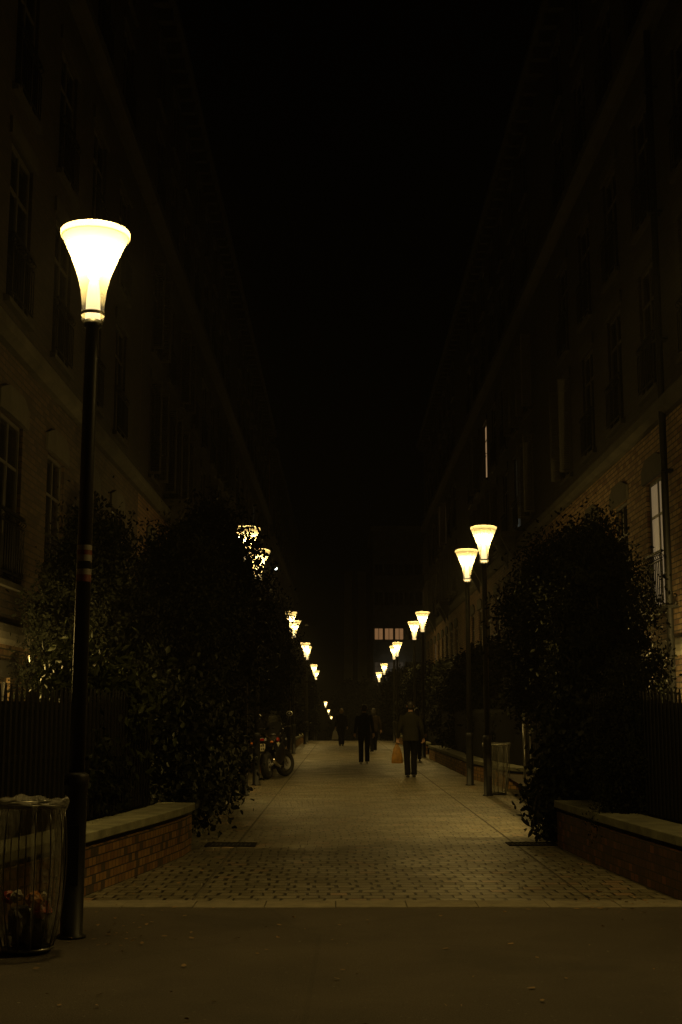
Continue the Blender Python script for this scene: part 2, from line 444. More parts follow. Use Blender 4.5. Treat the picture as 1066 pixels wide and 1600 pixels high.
# ----------------------------------------------------------------- street lamps
def make_lamp():
    t = thing('street_lamp', 'x', 'street lamp')
    MB().lathe([(.10,0),(.10,.015),(.077,.03),(.077,1.0),(.084,1.01),(.084,1.05),(.080,1.065),(.080,1.085),(.060,1.10)], 24).build('base_sleeve', M['pole'], t, True)
    MB().obox((0,-.0765), (1,0), (0,1), .04, .004, .35, .75).build('service_door', M['pole'], t, bevel=.003)
    MB().lathe([(.054,1.09),(.050,4.0),(.048,4.28),(.060,4.285),(.062,4.335)], 20).build('pole', M['pole'], t, True)
    prof = [(.078,4.33),(.078,4.37),(.083,4.375),(.083,4.40),(.080,4.405),(.083,4.47),(.094,4.56),(.113,4.65),(.142,4.74),(.178,4.83),(.212,4.905),(.240,4.965)]
    MB().lathe(prof, 40, cap0=False, cap1=False).build('lamp_shade', M['shade'], t, True)
    rim = MB().lathe([(.240,4.965),(.249,4.968),(.252,4.975),(.2505,4.992),(.253,5.006),(.250,5.016),(.246,5.017)], 40, cap0=False, cap1=False)
    for i in range(6):
        a = i*math.pi/3+.3; rim.obox((.254*math.cos(a), .254*math.sin(a)), (math.cos(a), math.sin(a)), (-math.sin(a), math.cos(a)), .003, .012, 4.974, 5.008)
    rim.build('rim', M['rim_glass'], t, True)
    MB().lathe([(.248,5.012),(.21,5.032),(.10,5.045),(.002,5.048)], 40, cap0=False, cap1=False).build('cap', M['cap_glass'], t, True)
    MB().lathe([(.084,4.372),(.086,4.385),(.084,4.398)], 30, cap0=False, cap1=False).build('collar', M['lamp_rim'], t, True)
    MB().lathe([(.056,4.335),(.050,4.50),(.040,4.60),(.022,4.66)], 20).build('lamp_holder', M['inner'], t, True)
    MB().lathe([(.004,4.662),(.020,4.675),(.028,4.72),(.028,4.79),(.020,4.83),(.003,4.845)], 16).build('bulb', M['bulb'], t, True)
    for nm, kind in (('lamp_light', 'POINT'), ('downlight', 'SPOT')):
        li = bpy.data.lights.new(nm, kind); li.color = LAMP_COL
        lo = bpy.data.objects.new(nm, li); col.objects.link(lo); lo.parent = t
        if kind == 'POINT':
            li.energy = P_POINT; li.shadow_soft_size = .035; lo.location = (0, 0, 4.885)
        else:
            li.energy = P_SPOT; li.spot_size = R(165); li.spot_blend = .9; li.shadow_soft_size = .08; lo.location = (0, 0, 4.93)
    return t

LX, RX = -1.80, 2.76
lamp_spots = [
 (-1.83, 9.02, 'big bright street lamp standing beside the clear rubbish bag at the left'),
 (RX+.07, 9.1, 'street lamp just past the right edge, its glow spilling onto the right facade'),
 (LX, 24.3, 'left street lamp with its cup screened by leafy twigs, highest of the far left row'),
 (LX, 27.7, 'left street lamp half lost in foliage, just behind the twig screened one'),
 (LX, 45.0, 'left lamp broken into specks by leaves above the motorcycle'),
 (LX, 49.3, 'left lamp half covered by leaves, its dark pole standing right of the motorcycle'),
 (LX, 65.0, 'front lamp of the overlapping pair farther down the left row'),
 (LX, 68.5, 'rear lamp of the overlapping pair farther down the left row'),
 (LX, 86.0, 'small left lamp with only its cup above the bushes'),
 (LX, 93.0, 'small left lamp broken up by leaves, lowest of the upper left row'),
 (2.72, 24.2, 'right street lamp beside the far litter bin, largest of the right row'),
 (2.74, 27.7, 'right street lamp with a lit pole standing before the low garden wall'),
 (2.86, 45.0, 'higher lamp of the second overlapping pair on the right'),
 (2.84, 49.8, 'lower lamp of the second overlapping pair on the right, above the man in the jacket'),
 (2.82, 64.5, 'front lamp of the third overlapping pair on the right'),
 (2.80, 68.0, 'rear lamp of the third overlapping pair on the right'),
 (2.85, 85.0, 'higher lamp of the last small pair on the right'),
 (2.80, 95.0, 'lower lamp of the last small pair on the right, beside the white wall light'),
 (-1.90, 160., 'tiny far lamp low down the slope, highest of three specks above the blond walker'),
 (-1.86, 195., 'tiny far lamp, middle of three specks left of the blond walker'),
 (-1.80, 240., 'tiny far lamp, lowest of three specks left of the blond walker'),
]
lamp0 = make_lamp(); lamps = []
for i, (x, y, lb) in enumerate(lamp_spots):
    o = lamp0 if i == 0 else copy_tree(lamp0)
    o.location = (x, y, gz(y)); o.rotation_euler.z = rnd.uniform(-.4, .4) if i else .1
    tag(o, lb, 'street lamp', 'street lamps lining the walkway'); lamps.append(o)
lamps[0].rotation_euler.y = R(.2)
near_light = near_spot = None
for l_ in lamps[:2]:
    for c in l_.children:
        if c.type == 'LIGHT' and c.data.type == 'POINT':
            if near_light is None: near_light = c.data.copy(); near_light.energy = P_NEAR
            c.data = near_light
        elif c.type == 'LIGHT':
            if near_spot is None: near_spot = c.data.copy(); near_spot.energy = P_SPOT_NEAR
            c.data = near_spot
st = MB()
st.lathe([(.0525,0),(.0525,.045)], 20, (0,0,2.565), False, False).lathe([(.0525,0),(.0525,.04)], 20, (0,0,2.47), False, False)
st.lathe([(.0525,0),(.0525,.035)], 20, (0,0,2.645), False, False)
st.build('white_band', M['white_paint'], lamps[0], True)
st = MB(); st.lathe([(.0526,0),(.0526,.035)], 20, (0,0,2.61), False, False).lathe([(.0526,0),(.0526,.05)], 20, (0,0,2.42), False, False)
st.build('red_band', M['red_band'], lamps[0], True)

# ----------------------------------------------------------------- buildings
def facade_mesh(L_, H, ops, rec):
    """plane in local (u along +x, z), outward normal -y; openings recessed by rec"""
    us = sorted({0, L_} | {a for o in ops for a in o[:2]}); zs = sorted({0, H} | {a for o in ops for a in o[2:4]})
    mb = MB(); idx = {}
    ov = sorted(ops)
    def inside(u, z): return any(o[0] < u < o[1] and o[2] < z < o[3] for o in ov)
    vid = {}
    def V(u, z):
        k = (round(u,4), round(z,4))
        if k not in vid: vid[k] = len(mb.v); mb.v.append((u, 0, z))
        return vid[k]
    for i in range(len(us)-1):
        col_ops = [o for o in ops if o[0] < (us[i]+us[i+1])/2 < o[1]]
        for j in range(len(zs)-1):
            zc = (zs[j]+zs[j+1])/2
            if any(o[2] < zc < o[3] for o in col_ops): continue
            mb.f.append((V(us[i],zs[j]), V(us[i+1],zs[j]), V(us[i+1],zs[j+1]), V(us[i],zs[j+1])))
    for a, b, c, d in ops:
        mb.add([(a,0,c),(b,0,c),(b,0,d),(a,0,d),(a,rec,c),(b,rec,c),(b,rec,d),(a,rec,d)],
               [(0,4,5,1),(1,5,6,2),(2,6,7,3),(3,7,4,0),(4,7,6,5)])
    return mb

win_cache = {}
def window_meshes(w, h):
    k = (round(w,2), round(h,2))
    if k in win_cache: return win_cache[k]
    fr = MB(); t = .055
    fr.box(0,t,.0,.05,0,h).box(w-t,w,.0,.05,0,h).box(t,w-t,0,.05,0,t).box(t,w-t,0,.05,h-t,h)
    fr.box(w/2-.03,w/2+.03,.003,.048,t,h-t)
    if h > 1.5: fr.box(t,w/2-.03,.006,.045,h*.72-.02,h*.72+.02).box(w/2+.03,w-t,.006,.045,h*.72-.02,h*.72+.02)
    pa = MB(); pa.box(t,w-t,.02,.028,t,h-t)
    sh = MB()   # louvred shutter standing open at right angles to the wall
    sw = .30
    sh.box(0,.03,-sw,-sw+.04,0,h-.04).box(0,.03,-.045,-.005,0,h-.04).box(0,.03,-sw+.04,-.045,0,.05).box(0,.03,-sw+.04,-.045,h-.09,h-.04)
    z = .07
    while z < h-.12:
        sh.add([(0,-sw+.041,z),(.0,-.046,z),(.03,-.046,z+.035),(.03,-sw+.041,z+.035)], [(0,1,2,3)]); z += .05
    ra = MB(); rh = .85
    ra.box(.0,w,-.13,-.10,rh-.04,rh).box(.0,w,-.125,-.105,.06,.085).box(0,w,-.125,-.105,rh-.17,rh-.15)
    n = max(5, int(w/.11))
    for i in range(n+1):
        x = w*i/n; ra.box(max(0,x-.007), min(w,x+.007), -.122, -.108, .085, rh-.17)
    for i in range(n):
        ra.torus((w*(i+.5)/n, -.115, rh-.095), .035, .006, 'x', 10, 5)
    ra.box(0,.02,-.10,0,rh-.03,rh-.01).box(w-.02,w,-.10,0,rh-.03,rh-.01)
    r = tuple(mm.mesh(n_) for mm, n_ in ((fr,'window'),(pa,'pane'),(sh,'shutter'),(ra,'railing')))
    r[0].materials.append(M['frame']); r[2].materials.append(M['shutter']); r[3].materials.append(M['dark'])
    win_cache[k] = r; return r

def lintel_mesh(ww, h, ri):
    k = ('lintel', round(ww, 2), ri)
    if k not in win_cache:
        lt = MB(); a = 0
        if ri == 0: lt.box(-.12, ww+.12, -.03, -.002, a+h, a+h+.2)
        elif ri == 1:
            lt.add([(-.16,-.04,h),(.2,-.04,h),(.2,-.06,h),(ww-.2,-.06,h),(ww-.2,-.04,h),(ww+.16,-.04,h),(ww+.16,-.04,h+.24),(ww-.2,-.06,h+.36),(.2,-.06,h+.36),(-.16,-.04,h+.24),
                    (-.16,-.002,h),(ww+.16,-.002,h),(ww+.16,-.002,h+.24),(ww-.2,-.002,h+.36),(.2,-.002,h+.36),(-.16,-.002,h+.24)],
                   [(0,2,8,9),(2,3,7,8),(3,5,6,7),(10,11,5,3,2,0),(9,8,14,15),(8,7,13,14),(7,6,12,13),(0,9,15,10),(5,11,12,6)])
        else: lt.box(-.14, ww+.14, -.04, -.002, h, h+.22)
        sl = MB().prism([(-.002,-.1),(-.08,-.1),(-.08,-.03),(-.002,-.002)], -.1, ww+.1)
        m = M['dim_stone'] if ri < 2 else M['unlit_stone']
        r = (lt.mesh('lintel'), sl.mesh('sill'))
        for q in r: q.materials.append(m)
        win_cache[k] = r
    return win_cache[k]

pane_lit = {}
def place_window(parent, u, z, w, h, rec, lit=None, shutters=False, rail=False, ri=None):
    fr, pa, sh, ra = window_meshes(w, h)
    f = obj_of(fr, 'window', None, parent); f.location = (u, rec-.052, z)
    key = (round(w,2), round(h,2), lit)
    if key not in pane_lit:
        m = pa.copy(); m.materials.clear(); m.materials.append(M[lit] if lit else M['pane']); pane_lit[key] = m
    p = obj_of(pane_lit[key], 'pane', None, f)
    if shutters:
        s = obj_of(sh, 'shutter', None, f); s.location = (-.035, -.02, 0)
        s = obj_of(sh, 'shutter', None, f); s.location = (w+.005, -.02, 0)
    if rail:
        r = obj_of(ra, 'railing', None, f)
    if ri is not None:
        for q in lintel_mesh(w, h, ri): o = obj_of(q, q.name.split('.')[0], None, f); o.location = (0, .052-rec, 0)

ROWS = [(.85, 1.95), (3.15, 5.2), (6.65, 8.75), (9.45, 11.45), (12.95, 14.75), (15.4, 16.9)]
def building(label, side, xf_, y0, y1, brick, lits, phase, H=17.4, bay=2.55, shut=.35, seed=1, base='stone', depth=9.0, balconies=True, pipes=(), shutset=()):
    """side -1: facade at x = xf_ facing +x; side +1: facing -x"""
    rr = random.Random(seed)
    Lb = y1-y0
    # local u runs along the wall, local -y points to the street
    if side > 0: t = thing('apartment_building', label, 'building', (xf_, y1, gz((y0+y1)/2)), -math.pi/2)   # u = y1 - Y
    else:        t = thing('apartment_building', label, 'building', (xf_, y0, gz((y0+y1)/2)), math.pi/2)    # u = Y - y0
    U = (lambda Y: y1-Y) if side > 0 else (lambda Y: Y-y0)
    w = 1.12; cs = []
    Y = phase
    while Y-w/2 < y0+.6: Y += bay
    while Y+w/2 < y1-.6: cs.append(Y); Y += bay
    ops = []; meta = []
    for ci, Yc in enumerate(cs):
        u = U(Yc)-w/2
        for ri, (a, b) in enumerate(ROWS):
            ww = w if ri else .8
            uu = U(Yc)-ww/2
            ops.append((uu, uu+ww, a, b)); meta.append((uu, a, ww, b-a, ri, Yc))
    rec = .10
    CUT = 6.0
    PL = 2.35
    facade_mesh(Lb, PL, [o for o in ops if o[2] < PL], rec).build('plinth', M['brick_hi' if brick != 'brick_dark' else brick], t)  # on the brown-brick block, paler colour makes the foot of the wall read lit
    lo = facade_mesh(Lb, CUT-PL, [(o[0], o[1], o[2]-PL, o[3]-PL) for o in ops if PL < o[2] < CUT], rec)
    lo.xf(Matrix.Translation((0, 0, PL))); lo.build('wall', M[brick], t)
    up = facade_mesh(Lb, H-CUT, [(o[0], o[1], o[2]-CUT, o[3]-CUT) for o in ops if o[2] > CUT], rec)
    up.xf(Matrix.Translation((0, 0, CUT))); up.build('upper_wall', M['brick_unlit'], t)  # shade above the lamps is painted in as darker brick
    core = MB(); core.box(0, Lb, rec+.05, depth, 0, H); core.build('rear_block', M['plaster'], t)
    end = MB(); end.box(-.0, .0+.02, .004, rec+.045, 0, H); end.build('corner_strip', M[brick], t)
    MB().box(Lb-.02, Lb, .004, rec+.045, 0, H).build('corner_strip', M[brick], t)
    for (z0, z1, d, m_) in ((2.35, 2.6, .05, 'stone'), (6.0, 6.3, .2, 'dim_stone'), (12.25, 12.6, .26, 'unlit_stone')):
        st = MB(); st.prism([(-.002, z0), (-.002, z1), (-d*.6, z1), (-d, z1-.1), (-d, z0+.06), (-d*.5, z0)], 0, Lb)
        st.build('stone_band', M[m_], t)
    co = MB()
    co.box(-.0, Lb, -.45, depth, H+.001, H+.16).box(0, Lb, -.30, depth, H+.16, H+.36)
    x = .3
    while x < Lb-.3: co.box(x, x+.18, -.34, -.004, H-.3, H-.0005); x += .75
    co.build('cornice', M['unlit_stone'], t)
    ro = MB(); ro.add([(0,-.1,H+.36),(Lb,-.1,H+.36),(Lb,1.3,H+3.0),(0,1.3,H+3.0),(0,depth,H+3.6),(Lb,depth,H+3.6),(0,depth,H+.36),(Lb,depth,H+.36)],
                      [(0,1,2,3),(3,2,5,4),(0,3,4,6),(1,7,5,2),(4,5,7,6)])
    ro = ro.build('roof', M['slate'], t)
    ch = MB(); k = 1.5
    while k < Lb-1.5: ch.box(k, k+1.3, 3.0, 3.6, H+3.0, H+4.4); k += 7
    ch.build('chimney', M['brick_dark'], ro)
    for i, Yc in enumerate(cs):
        if i % 3 == 1 and balconies:
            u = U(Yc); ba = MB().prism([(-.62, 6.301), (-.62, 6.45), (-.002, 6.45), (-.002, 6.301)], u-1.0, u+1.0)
            ba = ba.build('balcony', M['unlit_stone'], t)
            for s in (-.75, .75): MB().prism([(-.203,5.6),(-.58,6.295),(-.203,6.295)], u+s-.1, u+s+.1).build('bracket', M['unlit_stone'], ba)
    for uu, a, ww, h, ri, Yc in meta:
        lit = None
        for (ly, lr, lm) in lits:
            if lr == ri and abs(ly-Yc) < bay/2: lit = lm
        shs = any(lr == ri and abs(ly-Yc) < bay/2 for ly, lr in shutset)
        place_window(t, uu, a, ww, h, rec, lit, shs or (ri in (2,3) and rr.random() < shut), ri in (1,2,3,4), ri)
    for Yp in pipes:
        u = U(Yp); MB().tube([(u,-.12,.1),(u,-.12,H-.3)], .055, 10).build('downpipe', M['dark'], t, True)
        for k in range(8): MB().box(u-.09, u+.09, -.185, -.003, 1.0+k*2.05, 1.04+k*2.05).build('pipe_bracket', M['dark'], t)
    return t

FXL, FXR = -4.18, 5.0
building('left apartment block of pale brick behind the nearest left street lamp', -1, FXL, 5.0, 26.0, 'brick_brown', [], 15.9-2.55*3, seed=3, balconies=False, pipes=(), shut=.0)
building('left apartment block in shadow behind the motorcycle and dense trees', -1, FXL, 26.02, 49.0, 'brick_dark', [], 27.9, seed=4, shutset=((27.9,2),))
building('left apartment block farther off behind the overlapping pair of lamps', -1, FXL, 49.02, 73.0, 'brick_hi', [(61, 3, 'lit_pale')], 50.9, seed=5)
building('right apartment block of yellow brick with a glowing tall window and drainpipe', 1, FXR, 5.0, 30.0, 'brick_hi', [(20.1, 1, 'lit_dim')], 20.1-2.55*5, seed=6, balconies=False, pipes=(19.0,), shut=.2)
building('right apartment block with two lit window slivers above the bright lamp pair', 1, FXR, 30.02, 52.0, 'brick_dark', [(43.4, 3, 'lit_warm'), (35.8, 2, 'lit_pale')], 35.8-2.55*2, seed=7)
building('right apartment block behind the second pair of right lamps', 1, FXR, 52.02, 76.0, 'brick_hi', [(60.5, 3, 'lit_warm'), (73.5, 2, 'lit_warm'), (68., 1, 'lit_dim')], 53.0, seed=8)
building('lower left apartment block down the slope beyond the crest', -1, FXL, 74.0, 118.0, 'brick_dark', [], 75.0, seed=9, bay=3.2)

# end of the street
t = thing('office_building', 'long office block closing the street with three glowing windows in a row', 'building', (3.2, 128, gz(128)))
zz = -gz(128)
ops = []; rows = [(2.2+zz,3.7+zz), (4.9+zz,6.6+zz), (8.75+zz,9.95+zz), (12.2+zz,13.6+zz), (15.2+zz, 16.4+zz)]
for a, b in rows:
    for k in range(9): ops.append((.0+.12+k*1.02, .0+.12+k*1.02+.9, a, b))
w = facade_mesh(16, 21, ops, .2); w.build('wall', M['plaster'], t)
MB().box(0, 16, .26, 14, 0, 21).build('rear_block', M['plaster'], t)
MB().box(-.2, 16.2, -.3, 14, 21.001, 21.5).build('cornice', M['stone'], t)
for ri, (a, b) in enumerate(rows):
    for k in range(9):
        lit = 'lit_far' if (ri == 2 and k < 3) else ('lit_far_dim' if (ri == 1 and k < 3) else None)
        place_window(t, .12+k*1.02, a, .9, b-a, .2, lit)

t = thing('concrete_tower', 'slender concrete tower of two tall pale shafts rising in the dark at the street end', 'tower', (1.7, 170, gz(170)))
def shaft(x0, x1, tp):
    return MB().add([(x0,-1,0),(x1,-1,0),(x1,1,0),(x0,1,0),(x0+tp,-.8,22.5),(x1-tp,-.8,22.5),(x1-tp,.8,22.5),(x0+tp,.8,22.5)], [(3,2,1,0),(4,5,6,7),(0,1,5,4),(1,2,6,5),(2,3,7,6),(3,0,4,7)])
shaft(-1.35, -.1, .12).build('shaft', M['concrete'], t); shaft(.45, 1.75, .12).build('shaft', M['concrete'], t)
MB().box(-.099, .449, -.3, .3, 0, 21.5).build('link_wall', M['slate'], t)

# small white wall lamps
def wall_lamp(loc, label, r=.11):
    t = thing('wall_lamp', label, 'wall lamp', loc, group='small white lamps')
    MB().ell((0,0,0), (r, r*.8, r*.75)).build('globe', M['white_lamp'], t, True)
    MB().box(-.03, .03, .0, .9, r*.5, r*.5+.05).build('arm', M['dark'], t)
wall_lamp((5.35, 126.9, 5.55), 'small white lamp on the office block beside the last right lamps', .24)
wall_lamp((-3.6, 70.2, 9.4), 'small bluish white lamp high on the left above the treetops', .10)
wall_lamp((-1.3, 165.0, -3.0), 'small bluish speck of light low beside the blond walker', .25)

def garden_lantern(loc, h, P, label):
    t = thing('garden_lantern', label, 'lantern', loc, group='lit lanterns in the front gardens')
    MB().lathe([(.06,0),(.06,.02),(.025,.04),(.022,h-.16),(.05,h-.15),(.05,h-.13)], 14).build('post', M['pole'], t, True)
    MB().lathe([(.05,h-.129),(.085,h-.06),(.088,h),(.06,h+.06)], 16, cap0=False, cap1=False).build('globe', M['shade'], t, True)
    MB().lathe([(.10,h+.06),(.10,h+.075),(.03,h+.12),(.004,h+.13)], 16).build('cap', M['pole'], t, True)
    MB().ell((0,0,h-.10), (.02,.02,.035), 10, 7).build('bulb', M['bulb'], t, True)
    li = bpy.data.lights.new('lantern_light', 'POINT'); li.color = LAMP_COL; li.energy = P; li.shadow_soft_size = .04
    lo = bpy.data.objects.new('lantern_light', li); col.objects.link(lo); lo.parent = t; lo.location = (0, 0, h-.035)
garden_lantern((4.68, 16.9, .3), 1.55, 560, 'lit lantern in the right garden by the yellow brick facade, just outside the picture')
garden_lantern((-3.9, 13.9, .3), 1.6, 230, 'lit lantern in the left garden by the brown brick facade, just outside the picture')

# ----------------------------------------------------------------- planters and fences
def offset_poly(pts, d):
    """offset a polyline to its left by d"""
    out = []; P = [Vector(p) for p in pts]
    for i, p in enumerate(P):
        dirs = []
        if i > 0: dirs.append((P[i]-P[i-1]).normalized())
        if i < len(P)-1: dirs.append((P[i+1]-P[i]).normalized())
        n = sum((Vector((-q.y, q.x)) for q in dirs), Vector((0,0))); n = n.normalized()
        out.append(p + n*d/max(.4, n.dot(Vector((-dirs[0].y, dirs[0].x)))))
    return out

def band(mb, a, b, z0, z1):
    k = len(a); vs = []
    for p, q in zip(a, b): vs += [(p[0],p[1],z0),(q[0],q[1],z0),(q[0],q[1],z1),(p[0],p[1],z1)]
    fs = []
    for i in range(k-1):
        o = i*4; n = o+4
        fs += [(o,n,n+1,o+1),(o+1,n+1,n+2,o+2),(o+2,n+2,n+3,o+3),(o+3,n+3,n,o)]
    fs += [(0,1,2,3), (4*k-1,4*k-2,4*k-3,4*k-4)]
    mb.add(vs, fs)

def planter(label, pts, side, h=.52, capw=.42, brick='brick_low', cap='cap'):
    """pts: street-side face; side=+1 garden to the left of the walk direction"""
    y0 = sum(p[1] for p in pts)/len(pts)
    t = thing('planter_wall', label, 'planter wall', (pts[0][0], pts[0][1], gz(pts[0][1])), group='low brick planter walls')
    loc = [(p[0]-pts[0][0], p[1]-pts[0][1]) for p in pts]
    mb = MB(); band(mb, loc, offset_poly(loc, side*.24), -.05, h-.13); mb.build('brick_base', M[brick], t)
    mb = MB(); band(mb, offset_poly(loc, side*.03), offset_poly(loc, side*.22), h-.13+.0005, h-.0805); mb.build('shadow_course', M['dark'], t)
    # coping cut into separate stones
    mb = MB(); P = [Vector(p) for p in loc]; seg = [(P[i+1]-P[i]).length for i in range(len(P)-1)]; tot = sum(seg)
    def at(s):
        i = 0
        while i < len(seg)-1 and s > seg[i]: s -= seg[i]; i += 1
        return P[i].lerp(P[i+1], min(1, s/seg[i]))
    n = max(1, round(tot/.85))
    for k in range(n):
        s0, s1 = tot*k/n+.004, tot*(k+1)/n-.004
        q = [at(s0), at((s0+s1)/2), at(s1)]
        band(mb, offset_poly(q, -side*.035), offset_poly(q, side*(capw-.035)), h-.08, h)
    mb.build('coping', M[cap], t, bevel=.008)
    return t

def fence(label, pts, z0, z1, sheet=True):
    t = thing('picket_fence', label, 'fence', (pts[0][0], pts[0][1], gz(pts[0][1])), group='dark picket fences behind the planters')
    P = [Vector((p[0]-pts[0][0], p[1]-pts[0][1])) for p in pts]
    pk = MB(); rl = MB(); sh = MB(); po = MB()
    for a, b in zip(P[:-1], P[1:]):
        d = (b-a); Ln = d.length; d = d/Ln; n = Vector((-d.y, d.x)); k = max(2, int(Ln/.105))
        for i in range(k+1):
            c = a + d*(Ln*i/k); j = rnd.uniform(-.012, .012); hw, hd = .021, .007
            q = []
            for z in (z0+.03, z1-.09+j):
                for s, r_ in ((-1,-1),(1,-1),(1,1),(-1,1)): v = c+d*hw*s+n*hd*r_; q.append((v.x, v.y, z))
            for s in (-1, 1): v = c+n*hd*s; q.append((v.x, v.y, z1+j))
            pk.add(q, [(3,2,1,0),(0,1,5,4),(1,2,6,5),(2,3,7,6),(3,0,4,7),(4,5,8),(6,7,9),(5,6,9,8),(7,4,8,9)])
        m = (a+b)/2
        for z in (z0+.16, (z0+z1)/2, z1-.2): rl.obox(m+n*.024, d, n, Ln/2, .014, z, z+.045)
        sh.obox(m+n*.046, d, n, Ln/2, .004, z0-.18, z1-.13)
        k = max(1, int(Ln/2.0))
        for i in range(k+1): po.obox(a+d*(Ln*i/k)+n*.08, d, n, .03, .03, z0-.3, z1-.05)
    pk.build('picket', M['dark'], t); rl.build('rail', M['dark'], t); po.build('post', M['dark'], t)
    if sheet: sh.build('backing_sheet', M['sheet'], t)
    return t

planter('left brick planter with mossy stone coping beside the nearest lamp', [(-2.75, 7.4), (-2.45, 9.4), (-2.13, 11.0), (-1.84, 12.8), (-1.68, 14.0), (-1.66, 14.6)], 1)
planter('right brick planter with stone coping at the right edge of the picture', [(3.2, 8.2), (2.95, 9.6), (2.76, 10.7), (2.60, 12.6), (2.47, 15.0)], -1, brick='brick_red', cap='cap_dark')
planter('right low garden wall behind the far litter bin and lit lamp pole', [(4.0, 25.0), (3.35, 26.4), (3.02, 30.4), (2.98, 44.0)], -1, .44, cap='cap_dark')
planter('right low wall far off beyond the man in the jacket', [(2.98, 48.5), (2.98, 71.0)], -1, .44)
planter('left low wall hidden in shade beyond the motorcycle', [(-2.0, 33.5), (-2.0, 52.0)], 1, .44)
planter('left low wall farthest along under the bushes', [(-2.0, 55.0), (-2.0, 72.0)], 1, .44)

fence('left black picket fence with pointed tops above the brick planter', [(-3.2, 6.6), (-2.93, 9.0), (-2.56, 11.1), (-2.27, 12.9), (-2.12, 14.4)], .5, 1.73)
fence('right black picket fence above the planter at the right edge', [(2.9, 15.0), (3.03, 12.7), (3.2, 10.8), (3.45, 9.0), (3.7, 7.6)], .5, 1.73)
fence('right black fence behind the far litter bin', [(3.4, 30.8), (3.75, 26.7), (4.15, 25.4)], .42, 1.6)
fence('right black fence running on behind the man in the jacket', [(3.42, 60.0), (3.42, 31.0)], .42, 1.6)
fence('left black fence beyond the motorcycle', [(-2.45, 33.5), (-2.45, 52.0)], .42, 1.6)

t = thing('garden_gate', 'iron garden gate with a pale steel post between ivy and litter bin', 'gate', (3.28, 23.3, 0))
MB().tube([(0,0,0),(0,0,1.52)], .022, 10).build('post', M['steel'], t, True)
MB().tube([(.11,0,0),(.11,0,1.40)], .016, 10).build('leaf_stile', M['steel'], t, True)
g = MB()
for i in range(8): g.box(.2+i*.1, .215+i*.1, -.008, .008, .12, 1.3)
g.box(.127, 1.05, -.012, .012, .08, .119).box(.127, 1.05, -.012, .012, 1.301, 1.34)
g.build('grille', M['dark'], t)

# ----------------------------------------------------------------- foliage
def leaf_mesh(name, P, size, rng, mat, droop=.3, aspect=.55):
    n = len(P)
    d = rng.normal(size=(n,3)); d[:,2] -= droop; d /= np.linalg.norm(d, axis=1)[:,None]
    r = rng.normal(size=(n,3)); s = np.cross(d, r); s /= np.linalg.norm(s, axis=1)[:,None]+1e-9
    nn = np.cross(s, d)
    sz = size*rng.uniform(.6, 1.35, n)[:,None]
    v = np.empty((n,6,3))
    v[:,0] = P; v[:,1] = P+d*sz*.35+s*sz*aspect*.42+nn*sz*.10; v[:,2] = P+d*sz*.72+s*sz*aspect*.30+nn*sz*.05
    v[:,3] = P+d*sz; v[:,4] = P+d*sz*.72-s*sz*aspect*.30+nn*sz*.05; v[:,5] = P+d*sz*.35-s*sz*aspect*.42+nn*sz*.10
    me = bpy.data.meshes.new(name)
    me.vertices.add(n*6); me.vertices.foreach_set('co', v.reshape(-1))
    b = np.arange(n)[:,None]*6
    idx = np.concatenate([b+np.array([[0,1,2,3]]), b+np.array([[0,3,4,5]])], 1).reshape(-1)
    me.loops.add(n*8); me.loops.foreach_set('vertex_index', idx.astype(np.int32))
    me.polygons.add(n*2); me.polygons.foreach_set('loop_start', np.arange(0, n*8, 4, dtype=np.int32))
    me.update(calc_edges=True); me.validate()
    me.materials.append(mat)
    return me

def crown_points(n, rx, ry, z0, z1, rng, top=.5, lumps=60, sparse_top=0):
    """leaf positions in lumpy clusters through a column; unit shape tapers to the top"""
    def rad(t): return np.clip(np.minimum(1, (t/.12)**.5), 0, 1)*np.clip((1-t)/(1-top), 0, 1)**.55 if top < 1 else 1
    t = rng.uniform(0, 1, lumps)**.9
    a = rng.uniform(0, 2*np.pi, lumps); q = rng.uniform(.2, 1, lumps)**.45
    rr = np.array([rad(x) for x in t])*q
    C = np.stack([rx*rr*np.cos(a), ry*rr*np.sin(a), z0+(z1-z0)*t], 1)
    k = rng.integers(0, lumps, n)
    sg = .16*min(rx, 1.2)*rng.uniform(.6, 1.3, lumps)[k][:,None]
    P = C[k] + rng.normal(size=(n,3))*sg*np.array([1,1,1.15])
    # thin the clusters out at random so that gaps show at the edge
    return P

def fill_points(n, rx, ry, z0, z1, rng, top=.5):
    t = rng.uniform(.02, .93, n); a = rng.uniform(0, 2*np.pi, n); q = rng.uniform(0, .72, n)**.5*.85
    rr = np.clip((1-t)/(1-top), 0, 1)**.55*np.clip((t/.1)**.5, 0, 1)*q
    return np.stack([rx*rr*np.cos(a), ry*rr*np.sin(a), z0+(z1-z0)*t], 1)

def merge(name, meshes):
    """join leaf meshes of one crown into one mesh"""
    vs = []; vi = []; ls = []; off = 0; lo = 0
    for m in meshes:
        n = len(m.vertices); c = np.empty(n*3); m.vertices.foreach_get('co', c); vs.append(c)
        k = len(m.loops); i = np.empty(k, np.int32); m.loops.foreach_get('vertex_index', i); vi.append(i+off); off += n
        p = len(m.polygons); s = np.empty(p, np.int32); m.polygons.foreach_get('loop_start', s); ls.append(s+lo); lo += k
    me = bpy.data.meshes.new(name); V_ = np.concatenate(vs); I_ = np.concatenate(vi); S_ = np.concatenate(ls)
    me.vertices.add(len(V_)//3); me.vertices.foreach_set('co', V_)
    me.loops.add(len(I_)); me.loops.foreach_set('vertex_index', I_)
    me.polygons.add(len(S_)); me.polygons.foreach_set('loop_start', S_)
    me.update(calc_edges=True); me.validate(); me.materials.append(meshes[0].materials[0])
    for m in meshes: bpy.data.meshes.remove(m)
    return me

